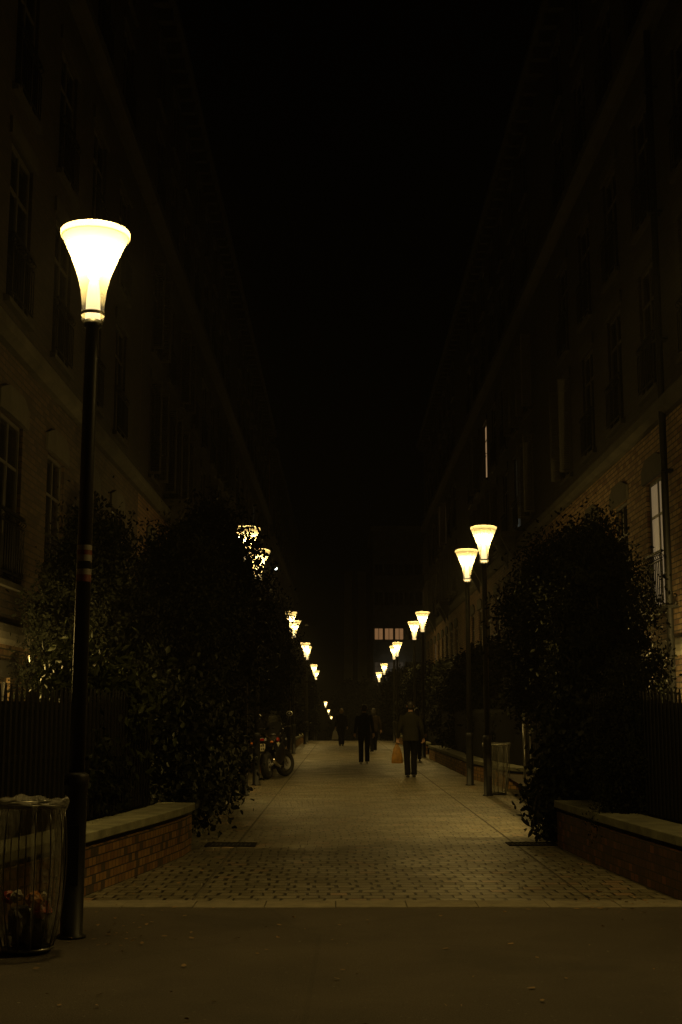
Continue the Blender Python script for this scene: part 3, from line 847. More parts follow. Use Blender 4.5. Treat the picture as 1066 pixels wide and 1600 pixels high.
def crown_mesh(seed, rx, ry, z0, z1, n, size, mat, top=.5, lumps=70, fill=1500, fsize=.22):
    rng = np.random.default_rng(seed)
    a = leaf_mesh('crown', crown_points(n, rx, ry, z0, z1, rng, top, lumps), size, rng, mat)
    b = leaf_mesh('crown', fill_points(fill, rx, ry, z0, z1, rng, top), fsize, rng, mat, 0, .8)
    return merge('crown', [a, b])

def trunk_mb(h, r, rng, spread):
    mb = MB(); mb.tube([(0,0,-.05),(.02,0,h*.3),(-.03,.02,h*.6),(.02,.0,h*.92)], [r, r*.8, r*.55, r*.2], 10)
    for i in range(7):
        z = h*(.25+.09*i); a = rng.uniform(0, 6.28); l = spread*rng.uniform(.5, .9)
        mb.tube([(0,0,z),(l*.5*math.cos(a), l*.5*math.sin(a), z+.25),(l*math.cos(a), l*math.sin(a), z+.6)], [r*.4, r*.25, r*.08], 6)
    return mb

TG = 'dark trees and tall shrubs in the front gardens'
tree_protos = {}
def tree(kind, loc, rz, sx, sz_, label, group=TG, name='evergreen_tree'):
    if kind not in tree_protos:
        seed, rx, H, n, size, matn, top, lumps = {
            'column': (11, 1.0, 4.0, 30000, .065, 'yew', .55, 90),
            'bushy':  (12, 1.0, 4.0, 24000, .075, 'yew', .35, 70),
            'dense':  (13, 1.0, 4.0, 30000, .068, 'yew', .7, 100),
            'raised': (16, 1.0, 4.0, 26000, .068, 'yew', .7, 100),
            'clear':  (15, 1.0, 4.0, 11000, .075, 'yew', .72, 70),
            'far':    (14, 1.0, 4.0, 6000, .17, 'yew', .45, 70)}[kind]
        t = thing(name, label, 'tree', (0,0,0))
        c = obj_of(crown_mesh(seed, rx, rx, {'clear': 1.35, 'raised': 1.45}.get(kind, .15), H, n, size, M[matn], top, lumps, 700 if kind == 'clear' else 2200), 'crown', None, t)
        tr = trunk_mb(H, .09, random.Random(seed), rx).build('trunk', M['bark'], t, True)
        tree_protos[kind] = t; o = t
    else: o = copy_tree(tree_protos[kind])
    o.location = (loc[0], loc[1], gz(loc[1])); o.rotation_euler.z = rz; o.scale = (sx, sx, sz_/4.0)
    return tag(o, label, 'tree', group)

trees = [
 ('dense',  (-3.12, 16.0), .3, .86, 3.85, 'broad black evergreen shrub behind the nearest left lamp pole'),
 ('dense',  (-2.45, 19.2), 1.3, .98, 4.05, 'black tree behind the hanging ivy on the left'),
 ('clear',  (-2.38, 22.3), 2.2, 1.15, 4.95, 'black tree whose leafy twigs screen the high left lamp'),
 ('column', (-3.0, 27.5), .7, .9, 4.3, 'black tree rising behind the motorcycle'),
 ('clear',  (-2.65, 36.0), 1.9, 1.2, 4.9, 'left tree before the lamp broken into specks'),
 ('clear',  (-2.65, 42.5), 2.9, 1.2, 5.2, 'left tree covering half of the lamp right of the motorcycle'),
 ('far',    (-3.0, 50.0), .9, 1.05, 3.6, 'left bush between the half hidden lamp and the overlapping pair'),
 ('far',    (-2.95, 56.5), 1.9, 1.05, 3.6, 'left bush under the overlapping pair of lamps, nearer one'),
 ('far',    (-2.9, 63.0), 2.6, 1.05, 3.4, 'left bush under the overlapping pair of lamps, farther one'),
 ('far',    (-2.8, 73.5), .2, 1.15, 4.0, 'left bush hiding the pole of the small cup lamp'),
 ('far',    (-2.6, 82.0), 1.2, 1.2, 4.6, 'left tree breaking up the small lowest lamp'),
 ('far',    (-2.5, 90.0), 2.0, 1.1, 4.5, 'left tree just past the crest of the path'),
 ('column', (3.18, 15.7), .5, .76, 3.75, 'black evergreen column on the right whose leafy edge meets the lit drainpipe'),
 ('raised', (3.42, 18.7), 1.5, 1.06, 3.95, 'broad black evergreen on the right beside the bright lamp pair'),
 ('dense',  (2.92, 13.2), 2.5, .36, 1.95, 'small dark shrub behind the right planter fence'),
 ('far',    (4.25, 29.5), .5, .75, 2.6, 'right shrub behind the lit lamp pole'),
 ('far',    (4.15, 34.0), 1.5, .9, 3.2, 'right bush just left of the lit lamp pole'),
 ('far',    (4.1, 39.0), 2.5, .95, 3.3, 'right bush behind the man in the jacket, nearer one'),
 ('far',    (4.1, 44.5), .9, .95, 3.1, 'right bush behind the man in the jacket, farther one'),
 ('far',    (4.1, 51.0), 1.9, 1.0, 3.4, 'right bush under the second pair of right lamps'),
 ('far',    (4.0, 58.0), 2.9, 1.05, 3.5, 'right bush between the second and third right lamp pairs'),
 ('far',    (3.9, 65.0), .4, 1.05, 3.6, 'right bush under the third pair of right lamps'),
 ('far',    (3.9, 73.0), 1.4, 1.1, 3.9, 'right bush hiding the poles of the last right lamps'),
 ('far',    (3.6, 82.0), 2.4, 1.3, 4.3, 'right tree at the end of the visible path'),
 ('far',    (2.3, 104.0), .8, 1.9, 4.6, 'spreading tree in the middle distance above the walkers'),
 ('far',    (1.7, 122.0), 1.8, 1.8, 4.2, 'tree far down the slope right of the blond walker'),
 ('far',    (.9, 140.0), 2.8, 2.2, 6.2, 'farthest tree at the foot of the concrete tower'),
]
for k, l, rz, sx, h, lb in trees: tree(k, l, rz, sx, h, lb)

def bush(name, label, cat, loc, P, size, mat, seed, aspect=.6, stems=(), group=None, droop=.5):
    rng = np.random.default_rng(seed)
    t = thing(name, label, cat, loc, 0, group)
    obj_of(leaf_mesh('foliage', P, size, rng, mat, droop, aspect), 'foliage', None, t)
    if stems:
        mb = MB()
        for s in stems: mb.tube(s, [.012]*(len(s)-1)+[.004], 6)
        mb.build('stems', M['bark'], t, True)
    return t

rng = np.random.default_rng(21)
def blob(c, r, n): return np.array(c)+rng.normal(size=(n,3))*np.array(r)*.5
# broad-leaved shrub above the left fence
P = np.concatenate([blob((-.12,0,1.72), (.3,.3,.42), 800), blob((.2,.05,1.68), (.36,.3,.42), 800), blob((.5,.2,1.55), (.3,.3,.35), 500), blob((.1,.1,1.2), (.6,.3,.35), 500)])
bush('laurel_shrub', 'broad leaved green shrub lit above the left picket fence', 'shrub', (-2.72, 13.5, .08), P, .115, M['laurel'], 31, .5,
     [[(x*.2,0,0),(x*.5,0,.8),(x,.05,1.6)] for x in (-.2,.0,.25,.5)])
# ivy over the left planter end
P = np.concatenate([blob((-.05,0,1.25), (.45,.5,.7), 2600), blob((.12,.5,.95), (.4,.7,.7), 2600), blob((-.2,-.4,1.3), (.3,.35,.6), 900), blob((.1,1.6,.85), (.45,1.1,.75), 2600), blob((.0,3.2,.9), (.45,1.2,.8), 2400), blob((.0,5.6,.9), (.45,1.4,.8), 2400)])
bush('ivy_bush', 'dark ivy spilling over the far end of the left planter towards the path', 'shrub', (-1.98, 15.3, 0), P, .085, M['ivy'], 32, .75, [[(-.2,k*1.4,0),(-.1,k*1.4,.8),(.1,k*1.4,1.6)] for k in range(5)])
# ivy on the right with tendrils reaching the grate
Q = [blob((.22,0,1.05), (.34,.45,.75), 2600), blob((.06,.1,.5), (.34,.4,.5), 1500), blob((.42,-.3,1.35), (.26,.3,.4), 700)]
tend = []
for k in range(9):
    a = np.array([.02+.03*k, -.1+.05*k, .75-.03*k]); b = a+np.array([-.30+.035*k, -.18, -.60]); 
    tt = rng.uniform(0, 1, 42)[:,None]; sag = np.array([[-.10, -.03, .10]])*np.sin(tt*np.pi)
    Q.append(a+(b-a)*tt+sag+rng.normal(size=(42,3))*.022)
    tend.append([tuple(a+(b-a)*s+np.array([-.10,-.03,.10])*math.sin(s*math.pi)) for s in (0,.25,.5,.75,1)])
bush('ivy_bush', 'dark ivy on the right planter end with tendrils hanging to the drain grate', 'shrub', (2.52, 15.55, 0), np.concatenate(Q), .085, M['ivy'], 33, .75, tend)
# leafy climber by the left planter fence
P = np.concatenate([blob((.0,.0,.95), (.10,.6,.45), 260), blob((.05,.7,.8), (.10,.5,.35), 200)])
bush('climbing_plant', 'thin climber creeping through the left fence above the coping', 'plant', (-2.30, 12.5, 0), P, .075, M['ivy'], 34, .7)

# dry leaves and litter
rg = np.random.default_rng(5)
P = np.concatenate([np.stack([rg.normal(2.35,.3,40), rg.normal(10.6,.28,40), np.full(40,.014)],1), np.stack([rg.normal(-1.85,.3,46), rg.normal(11.6,.7,46), np.full(46,.014)],1),
                    np.stack([rg.uniform(-3,3.2,170), rg.uniform(4.5,10.5,170), np.full(170,.008)],1), np.stack([rg.normal(2.2,.2,40), rg.normal(13.2,1.2,40), np.full(40,.014)],1),
                    np.stack([rg.normal(-1.6,.25,40), rg.normal(8.9,.3,40), np.full(40,.008)],1)])
me = leaf_mesh('fallen_leaves', P, .045, rg, M['deadleaf'], 0, .7)
v = np.empty(len(me.vertices)*3); me.vertices.foreach_get('co', v); v = v.reshape(-1,6,3)
v[:,:,2] = P[:,None,2] + (v[:,:,2]-P[:,None,2])*.22 + .003; v[:,:,2] = np.maximum(v[:,:,2], .003)
me.vertices.foreach_set('co', v.reshape(-1)); me.update()
tag(obj_of(me, 'fallen_leaves', None), 'dry leaves scattered over the paving and tarmac', 'leaves', kind='stuff')

# soil beds inside the planters
for nm, pts, z in (('soil', [(-4.17,6),(-3.1,6.6),(-2.62,9.3),(-2.3,11.0),(-2.0,12.8),(-1.85,14.5),(-2.1,30),(-4.17,30)], .30), ('garden_soil', [(4.99,30),(3.4,30),(2.75,15.0),(2.95,11),(3.35,8.5),(4.99,8)], .30)):
    tag(MB().sheet(pts, z).build(nm, M['soil']), kind='structure')

# ----------------------------------------------------------------- litter bins
def bar_path(a, rt, rb, bulge, z0, z1):
    pts = []
    for k in range(9):
        s = k/8; r = rt+(rb-rt)*(1-s)+bulge*math.sin(math.pi*s)**.8; pts.append((r*math.cos(a), r*math.sin(a), z0+(z1-z0)*s))
    return pts
def make_bin():
    t = thing('litter_bin', 'x', 'litter bin')
    MB().torus((0,0,.915), .205, .014, 'z', 36, 8).build('rim', M['steel'], t, True)
    for i in range(14):
        a = 2*math.pi*(i+.3)/14
        MB().tube(bar_path(a, .205, .16, .045, .03, .905), .0045, 6).build('bar', M['steel'], t, True)
    MB().torus((0,0,.03), .16, .010, 'z', 30, 6).build('base_ring', M['steel'], t, True)
    MB().lathe([(.15,.006),(.15,.022)], 24).build('foot_plate', M['dark'], t)
    return t
def make_bag(seed):
    rr = random.Random(seed); n = 64; ph = [rr.uniform(0, 6.28) for _ in range(6)]
    mb = MB(); prof = [(.200,.93),(.228,.955),(.236,.935),(.226,.90),(.206,.86),(.196,.80),(.190,.6),(.188,.4),(.182,.22),(.160,.10),(.11,.055),(.02,.045)]
    vs = []
    for k, (r, z) in enumerate(prof):
        am = .004 if k < 2 else .010+.010*(k/len(prof))
        for i in range(n):
            a = 2*math.pi*i/n
            d = am*(math.sin(9*a+ph[0]+z*1.2)+.7*math.sin(17*a+ph[1]-z)+.5*math.sin(5*a+ph[2]+6*z))
            dz = (.012*math.sin(3*a+ph[3])+.008*math.sin(11*a+ph[4])) if k in (1,2,3) else 0
            vs.append(((r+d)*math.cos(a), (r+d)*math.sin(a), z+dz))
    mb.add(vs, [(j*n+i, (j+1)*n+i, (j+1)*n+(i+1)%n, j*n+(i+1)%n) for j in range(len(prof)-1) for i in range(n)])
    return mb
bin0 = make_bin(); bin0.location = (-2.0, 8.48, 0); tag(bin0, 'wire litter bin at the left edge beside the nearest lamp', 'litter bin', 'wire litter bins')
bin1 = copy_tree(bin0); bin1.location = (2.95, 24.55, 0); tag(bin1, 'wire litter bin behind the lamp pole on the right, far off', 'litter bin', 'wire litter bins')
b = make_bag(1).build('rubbish_bag', M['film'], None, True); b.location = bin0.location
tag(b, 'clear plastic rubbish bag with red and white litter hanging in the near bin', 'rubbish bag', 'clear bags in the bins')
b = make_bag(2).build('rubbish_bag', M['dull_film'], None, True); b.location = bin1.location; b.rotation_euler.z = 2
tag(b, 'pale plastic rubbish bag hanging in the far bin behind the right lamp pole', 'rubbish bag', 'clear bags in the bins')
t = MB(); t.ell((0,0,0), (.055,.045,.05), 12, 8); rr = random.Random(3)
t.v = [tuple(c*(1+rr.uniform(-.25,.25)) for c in v) for v in t.v]
o = t.build('bag_knot', M['white_bag'], None); o.location = (2.70, 24.42, .93); tag(o, 'crumpled white knot of plastic on the far bin rim left of the pole', 'plastic knot')
def wad(name, loc, r, m, label, seed):
    rr = random.Random(seed); mb = MB().ell((0,0,0), r, 12, 9)
    mb.v = [tuple(c*(1+rr.uniform(-.3,.25)) for c in v) for v in mb.v]
    o = mb.build(name, M[m]); o.location = loc; o.rotation_euler = (rr.uniform(0,3), rr.uniform(0,3), 0)
    tag(o, label, 'litter', 'litter in the near bag'); return o
bx, by = -2.0, 8.48
wad('wrapper', (bx-.10, by-.10, .35), (.045,.04,.035), 'red_wrap', 'red wrapper pressed against the near bag at the left', 1)
wad('paper_ball', (bx-.045, by-.12, .36), (.04,.035,.04), 'paper', 'white crumpled paper next to the red wrapper in the near bag', 2)
wad('wrapper', (bx+.06, by-.09, .33), (.06,.05,.07), 'orange_wrap', 'orange wrapper in the middle of the near bag', 3)
wad('carton', (bx+.10, by-.06, .27), (.05,.05,.07), 'red_wrap', 'dark red carton under the orange wrapper in the near bag', 4)
wad('paper_ball', (bx+.115, by-.07, .35), (.03,.025,.02), 'paper', 'small pale scrap on top of the red carton in the near bag', 5)
wad('rubbish_heap', (bx, by, .16), (.13,.13,.13), 'dark_wrap', 'dark heap of rubbish filling the bottom of the near bag', 6)
wad('wrapper', (bx-.02, by-.13, .17), (.06,.02,.014), 'paper', 'pale flat wrapper low in the near bag', 7)

# ----------------------------------------------------------------- people
def evaluated(o):
    dg = bpy.context.evaluated_depsgraph_get(); me = bpy.data.meshes.new_from_object(o.evaluated_get(dg))
    m = list(o.data.materials); o.modifiers.clear(); o.data = me
    me.materials.clear()
    for x in m: me.materials.append(x)
    me.polygons.foreach_set('use_smooth', [True]*len(me.polygons)); me.update()

def fuse(mb, name, mat, parent, voxel, smooth=4):
    """weld overlapping lofts into one continuous skin"""
    o = mb.build(name, mat, parent, True)
    r = o.modifiers.new('r', 'REMESH'); r.mode = 'VOXEL'; r.voxel_size = voxel; r.use_smooth_shade = True
    s = o.modifiers.new('s', 'SMOOTH'); s.factor = .5; s.iterations = smooth
    fused.append(o); return o
fused = []

def limb(mb, pts, rads, n=12):
    P = [Vector(p) for p in pts]; out = []; rr = []
    for i in range(len(P)-1):
        for k in range(4):
            s = k/4; out.append(P[i].lerp(P[i+1], s)); a, b_ = rads[i], rads[i+1]
            rr.append(tuple(x+(y-x)*s for x, y in zip(a, b_)) if isinstance(a, tuple) else a+(b_-a)*s)
    out.append(P[-1]); rr.append(rads[-1])
    mb.tube(out, rr, n)

def hand(mb, w, d, side, curl):
    """w wrist, d hand direction; fingers curl towards +y; side +1 = right hand"""
    w = Vector(w); d = Vector(d).normalized(); a = Vector((side*.25, 1, 0)); a = (a-d*a.dot(d)).normalized(); b_ = d.cross(a)
    limb(mb, [w-d*.02, w+d*.03, w+d*.09], [(.026,.020), (.036,.016), (.040,.015)], 10)
    inw = Vector((-side, 0, 0))
    for i, l in enumerate((.072, .082, .076, .060)):
        r0 = w+d*.085+a*(.030-.020*i); p = [r0]; ang = 0; q = r0
        for sgm in (.45, .32, .23):
            ang += curl; dv = d*math.cos(ang)+inw*math.sin(ang); q = q+dv*l*sgm; p.append(q)
        mb.tube(p, [.0095, .0090, .0083, .0065], 8)
    t0 = w+d*.035+a*.030
    mb.tube([t0, t0+d*.03+a*.022+inw*.012, t0+d*.055+a*.024+inw*.028], [.012, .0105, .008], 8)

def person(label, loc, rz, H, cols, pose, voxel=.011, hair='short', group='people walking along the path'):
    """pose: step (m), swing, arm spread, lean; facing +y"""
    s = H/1.75
    t = thing('person', label, 'person', (loc[0], loc[1], gz(loc[1])), rz, group); t.scale = (s, s, s)
    st = pose.get('step', .1); lift = pose.get('lift', 0); wd = pose.get('width', .1)
    armL, armR = pose.get('armL', .02), pose.get('armR', -.02); sp = pose.get('spread', .30)
    hip = .92
    la = Vector((-wd, -st, .08)); ra_ = Vector((wd, st, .08+lift))
    lh = Vector((-.095, 0, hip)); rh = Vector((.095, 0, hip))
    def knee(h, a, fw): m = (h+a)/2; return Vector((m.x, m.y+fw, m.z+.02))
    lk = knee(lh, la, .05 if st > 0 else .03); rk = knee(rh, ra_, .07)
    lsh, rsh = Vector((-.185, -.01, 1.42)), Vector((.185, -.01, 1.42))
    lel, rel = Vector((-sp+.04, -.04+armL*.5, 1.14)), Vector((sp-.04, -.04+armR*.5, 1.14))
    lwr, rwr = Vector((-sp, .03+armL, .90)), Vector((sp, .03+armR, .90))
    # --- body
    b = MB()
    limb(b, [(0,0,.88),(0,0,1.0),(0,-.005,1.15),(0,-.01,1.30),(0,-.015,1.42),(0,-.005,1.47)], [(.15,.105),(.155,.11),(.135,.095),(.165,.11),(.155,.095),(.07,.06)], 18)
    limb(b, [(0,-.005,1.44),(0,.01,1.56)], [(.058,.058),(.053,.055)], 12)
    # head: skull, jaw, nose, ears, brow
    b.ell((0,.005,1.655), (.074,.094,.105), 18, 13); b.ell((0,.04,1.60), (.056,.058,.068), 14, 9)
    b.tube([(0,.094,1.665),(0,.114,1.625),(0,.100,1.617)], [.010,.015,.010], 8)
    for sx in (-1, 1):
        b.ell((sx*.078,-.005,1.645), (.012,.022,.032), 8, 7); b.ell((sx*.033,.083,1.675), (.022,.014,.008), 8, 5)
        b.ell((sx*.032,.086,1.655), (.013,.010,.008), 8, 5)
    b.ell((0,.097,1.585), (.024,.010,.007), 8, 5)
    for h, k, a in ((lh, lk, la), (rh, rk, ra_)):
        limb(b, [h+Vector((0,0,.02)), k, a], [(.080,.085),(.055,.058),(.038,.042)], 12)
        limb(b, [a+Vector((0,-.05,-.045)), a+Vector((0,.04,-.05)), a+Vector((0,.16,-.062))], [(.034,.032),(.040,.032),(.032,.018)], 10)
    for sh, e, w, sd in ((lsh, lel, lwr, -1), (rsh, rel, rwr, 1)):
        limb(b, [sh, e, w], [.048, .038, .026], 10)
        hand(b, w, (w-e).normalized()*.6+Vector((0,0,-.6)), sd, pose.get('curl', .45))
    body = fuse(b, 'body', M['skin'], t, voxel*.72, 3)
    # --- trousers
    c = MB()
    limb(c, [(0,0,.86),(0,0,.94),(0,0,1.05)], [(.165,.125),(.172,.13),(.160,.118)], 18)
    for h, k, a in ((lh, lk, la), (rh, rk, ra_)):
        limb(c, [h+Vector((0,0,.03)), h.lerp(k,.5), k, k.lerp(a,.55), a+Vector((0,-.01,-.015))], [(.098,.110),(.090,.098),(.078,.082),(.072,.080),(.070,.086)], 14)
    fuse(c, 'trousers', M[cols['legs']], t, voxel)
    # --- jacket
    j = MB(); hem = pose.get('hem', .84)
    limb(j, [(0,-.005,hem),(0,-.005,1.0),(0,-.008,1.15),(0,-.012,1.30),(0,-.018,1.41),(0,-.01,1.475),(0,0,1.505)], [(.200,.140),(.192,.138),(.180,.125),(.198,.132),(.188,.118),(.105,.085),(.075,.072)], 20)
    for sh, e, w in ((lsh, lel, lwr), (rsh, rel, rwr)):
        limb(j, [sh+Vector((0,0,.0)), sh.lerp(e,.5), e, w+(e-w).normalized()*.015], [(.072,.078),(.064,.068),(.055,.058),(.044,.048)], 12)
    fuse(j, 'jacket', M[cols['top']], t, voxel)
    # --- shoes
    for a in (la, ra_):
        k = MB(); limb(k, [a+Vector((0,-.075,-.047)), a+Vector((0,.0,-.043)), a+Vector((0,.09,-.053)), a+Vector((0,.185,-.062))], [(.036,.030),(.044,.036),(.046,.026),(.030,.017)], 12)
        fuse(k, 'shoe', M[cols.get('shoe', 'shoe')], t, voxel*.7, 2)
    # --- hair
    h_ = MB(); h_.ell((0,-.012,1.682), (.083,.098,.094), 18, 11)
    if hair == 'long':
        limb(h_, [(0,-.05,1.68),(0,-.075,1.56),(0,-.085,1.45)], [(.085,.06),(.095,.05),(.075,.03)], 14)
    elif hair == 'bob':
        h_.ell((0,-.03,1.63), (.098,.088,.10), 16, 10)
    else: h_.ell((0,-.04,1.63), (.076,.062,.07), 14, 9)
    fuse(h_, 'hair', M[cols['hair']], t, voxel*.8, 3)
    return t, lwr*s, rwr*s

man, lw, rw = person('man in an olive tweed jacket walking away with an orange bag', (1.66, 31.0), 0, 1.78, dict(top='jacket', legs='black_cloth', hair='hair_dark'), dict(step=.05, width=.075, spread=.30, armL=-.02, armR=.05, curl=.8), .009)
person('person in dark clothes and pale shoes walking left of the man with the orange bag', (.70, 39.3), 0, 1.76, dict(top='black_cloth', legs='black_cloth', hair='hair_dark', shoe='pale_shoe'), dict(step=.17, width=.095, spread=.28, armL=.14, armR=-.12))
person('blond person carrying a white bag, farthest along the path', (.02, 61.0), 0, 1.72, dict(top='navy', legs='navy', hair='hair_blond'), dict(step=.16, width=.065, spread=.28, armL=.02, armR=-.12), hair='bob')
person('person in brown with pale trainers half behind the dark walker', (1.25, 50.0), .1, 1.70, dict(top='brown_cloth', legs='black_cloth', hair='hair_dark', shoe='pale_shoe'), dict(step=.14, lift=.05, width=.08), hair='long')
person('person in charcoal half hidden behind the man in the tweed jacket', (2.42, 41.5), -.05, 1.66, dict(top='charcoal', legs='charcoal', hair='hair_dark'), dict(step=.1, width=.09), hair='long')
bpy.context.view_layer.update()
for o in fused: evaluated(o)

def shop_bag(label, loc, w, h, d, m, rz=0):
    """carrier bag pulled together at the hand, bottom corners out"""
    t = thing('carrier_bag', label, 'carrier bag', loc, rz, 'carrier bags held by walkers')
    mb = MB(); n = 28; vs = []
    lv = [(-h, .94, .90), (-h+.02, 1.0, 1.0), (-h*.75, .95, .95), (-h*.5, .80, .78), (-h*.28, .58, .50), (-.09, .34, .26), (-.055, .26, .2)]
    rr = random.Random(len(label))
    for z, a, b_ in lv:
        for i in range(n):
            u = 2*math.pi*i/n; cx = math.copysign(abs(math.cos(u))**.55, math.cos(u)); cy = math.copysign(abs(math.sin(u))**.55, math.sin(u))
            f = 1+.05*math.sin(5*u+z*9)+rr.uniform(-.03,.03)
            vs.append((w/2*a*cx*f, d/2*b_*cy*f, z))
    mb.add(vs, [(j*n+i, j*n+(i+1)%n, (j+1)*n+(i+1)%n, (j+1)*n+i) for j in range(len(lv)-1) for i in range(n)]+[tuple(reversed(range(n)))])
    mb.build('sack', M[m], t, True)
    hd = MB()
    for s in (-1, 1): hd.tube([(-w*.10, s*.015, -.06), (-w*.05, s*.012, -.01), (0, s*.008, .012), (w*.05, s*.012, -.01), (w*.10, s*.015, -.06)], .007, 6)
    hd.build('handle', M[m], t, True)
    return t
shop_bag('orange plastic carrier bag hanging from the left hand of the man in tweed', (1.66+lw.x-.02, 31.0+lw.y+.01, lw.z-.085), .27, .50, .15, 'orange_bag', .15)
shop_bag('white plastic carrier bag held by the blond person', (.02-.30, 61.03, .80), .30, .50, .16, 'white_bag', .2)

# ----------------------------------------------------------------- motorcycle
def motorcycle():
    t = thing('motorcycle', 'dark motorcycle with red tail light parked on the left edge of the path', 'motorcycle', (-1.69, 30.1, 0), R(-12))
    t.rotation_euler.y = R(-5)
    def wheel(y, r, tw):
        tb = MB().torus((0,y,r), r-tw, tw, 'x', 40, 12, .95); w = tb.build('wheel', M['rubber'], t, True)
        rm = MB().torus((0,y,r), r-tw*1.75, .018, 'x', 32, 8, 1.8)
        for k in range(6):
            a = k*math.pi/3+.2; rm.tube([(0, y+.03*math.cos(a), r+.03*math.sin(a)), (0, y+(r-tw*1.75)*math.cos(a+.12), r+(r-tw*1.75)*math.sin(a+.12))], [.02,.013], 6)
        rm.tube([(-.09,y,r),(.09,y,r)], .035, 14); rm.build('rim', M['silver'], w, True)
        for sx in (-1, 1):
            d = MB(); k = 28; pr = [(.06,0),(.14,0)]
            vs = []; 
            for xx in (sx*.065, sx*.070):
                for rr_ in (.07, .145):
                    for i in range(k): a = 2*math.pi*i/k; vs.append((xx, y+rr_*math.cos(a), r+rr_*math.sin(a)))
            fs = []
            for i in range(k):
                j = (i+1)%k; fs += [(i,j,k+j,k+i),(2*k+i,3*k+i,3*k+j,2*k+j),(k+i,k+j,3*k+j,3*k+i),(i,2*k+i,2*k+j,j)]
            d.add(vs, fs); d.build('brake_disc', M['silver'], w)
        return w
    wheel(0, .325, .10); front = wheel(1.42, .315, .072)
    MB().tube([(-.11,0,.315),(-.11,.25,.36),(-.10,.52,.42)], .028, 8).tube([(.11,0,.315),(.11,.25,.36),(.10,.52,.42)], .028, 8).build('swingarm', M['silver'], t, True)
    e = MB(); e.prism([(.42,.22),(.95,.22),(1.05,.40),(.98,.62),(.60,.66),(.42,.52)], -.17, .17)
    for k in range(5): e.box(-.19,.19,.62,.92,.44+k*.035,.452+k*.035)
    e.build('engine', M['dark'], t, bevel=.02)
    k = MB(); limb(k, [(0,.56,.80),(0,.72,.93),(0,.92,.99),(0,1.08,.90)], [(.10,.08),(.17,.11),(.17,.12),(.08,.06)], 16); k.build('fuel_tank', M['black_plastic'], t, True)
    k = MB(); limb(k, [(0,-.18,.90),(0,.0,.87),(0,.22,.82),(0,.42,.80),(0,.62,.83)], [(.10,.035),(.13,.045),(.14,.05),(.13,.05),(.09,.04)], 14); k.build('seat', M['seat_vinyl'], t, True)
    k = MB(); limb(k, [(0,-.34,.92),(0,-.24,.88),(0,.0,.80),(0,.30,.74)], [(.075,.035),(.12,.06),(.14,.07),(.12,.06)], 14); k.build('tail_cowl', M['black_plastic'], t, True)
    MB().prism([(-.352,.875),(-.335,.945),(-.31,.945),(-.31,.875)], -.125, .125).build('lamp_surround', M['silver'], t, bevel=.006)
    MB().prism([(-.362,.885),(-.345,.935),(-.337,.935),(-.352,.885)], -.085, .085).build('tail_light', M['red_lens'], t, bevel=.004)
    MB().prism([(-.30,.86),(-.42,.60),(-.405,.60),(-.27,.86)], -.05, .05).build('mudguard', M['black_plastic'], t)
    pl = MB().prism([(-.425,.655),(-.375,.815),(-.368,.812),(-.418,.652)], -.105, .105).build('number_plate', M['plate'], t)
    ink = MB()
    for row in (0, 1):
        for i in range(4):
            zc = .775-.075*row; yc = -.3895-.0235*row; x = -.075+i*.045
            ink.add([(x,yc-.0125,zc-.024),(x+.028,yc-.0125,zc-.024),(x+.028,yc+.002,zc+.022),(x,yc+.002,zc+.022)], [(0,1,2,3)])
    ink.build('plate_marks', M['plate_ink'], pl)
    for sx in (-1, 1):
        k = MB(); limb(k, [(sx*.13,.34,.46),(sx*.17,.60,.52),(sx*.18,.90,.62),(sx*.15,1.08,.78)], [(.03,.14),(.04,.21),(.04,.22),(.03,.12)], 12); k.build('belly_fairing', M['black_plastic'], t, True)
        MB().ell((sx*.15,.62,.88), (.035,.10,.06), 12, 8).build('tank_panel', M['red_paint'], t, True)
        MB().tube([(sx*.10,-.25,.84),(sx*.20,-.27,.84)], .010, 6).build('indicator_stalk', M['black_plastic'], t)
        MB().ell((sx*.235,-.275,.84), (.042,.028,.026), 10, 7).build('indicator', M['orange_lens'], t, True)
        MB().tube([(sx*.07,1.42,.305),(sx*.075,1.28,.70),(sx*.08,1.12,1.08)], [.028,.024,.022], 10).build('fork_leg', M['chrome'], t, True)
        MB().tube([(sx*.14,.42,.82),(sx*.15,-.05,.93),(sx*.12,-.30,1.0),(0,-.33,1.01)], .013, 8).build('grab_rail', M['chrome'], t, True)
        MB().tube([(sx*.06,1.07,1.10),(sx*.20,1.04,1.17),(sx*.30,.96,1.17)], .012, 8).build('handlebar', M['chrome'], t, True)
        MB().tube([(sx*.30,.96,1.17),(sx*.42,.90,1.165)], .018, 8).build('grip', M['rubber'], t, True)
        MB().tube([(sx*.27,.98,1.18),(sx*.33,1.0,1.32),(sx*.37,.99,1.42)], .007, 6).build('mirror_stalk', M['black_plastic'], t, True)
        mr = MB().ell((sx*.39,.985,1.475), (.080, .022, .062), 16, 9).build('mirror', M['silver'], t, True)
        MB().ell((sx*.39,.969,1.475), (.066,.005,.050), 16, 9).build('mirror_glass', M['chrome'], mr, True)
        k = MB(); limb(k, [(sx*.15,.95,.80),(sx*.20,1.12,.86),(sx*.12,1.30,.92)], [(.03,.13),(.04,.16),(.03,.08)], 12); k.build('side_fairing', M['black_plastic'], t, True)
        MB().ell((sx*.225,1.12,.88), (.012,.075,.035), 10, 7).build('fairing_panel', M['silver'], t, True)
        MB().prism([(.35,.62),(.52,.60),(.56,.74),(.20,.80)], sx*.13, sx*.15).build('side_panel', M['black_plastic'], t, bevel=.004)
    k = MB(); limb(k, [(0,1.05,1.12),(0,1.20,1.10),(0,1.32,1.02)], [(.17,.10),(.17,.10),(.09,.07)], 14); k.build('headlamp_fairing', M['black_plastic'], t, True)
    w = MB(); vs = []
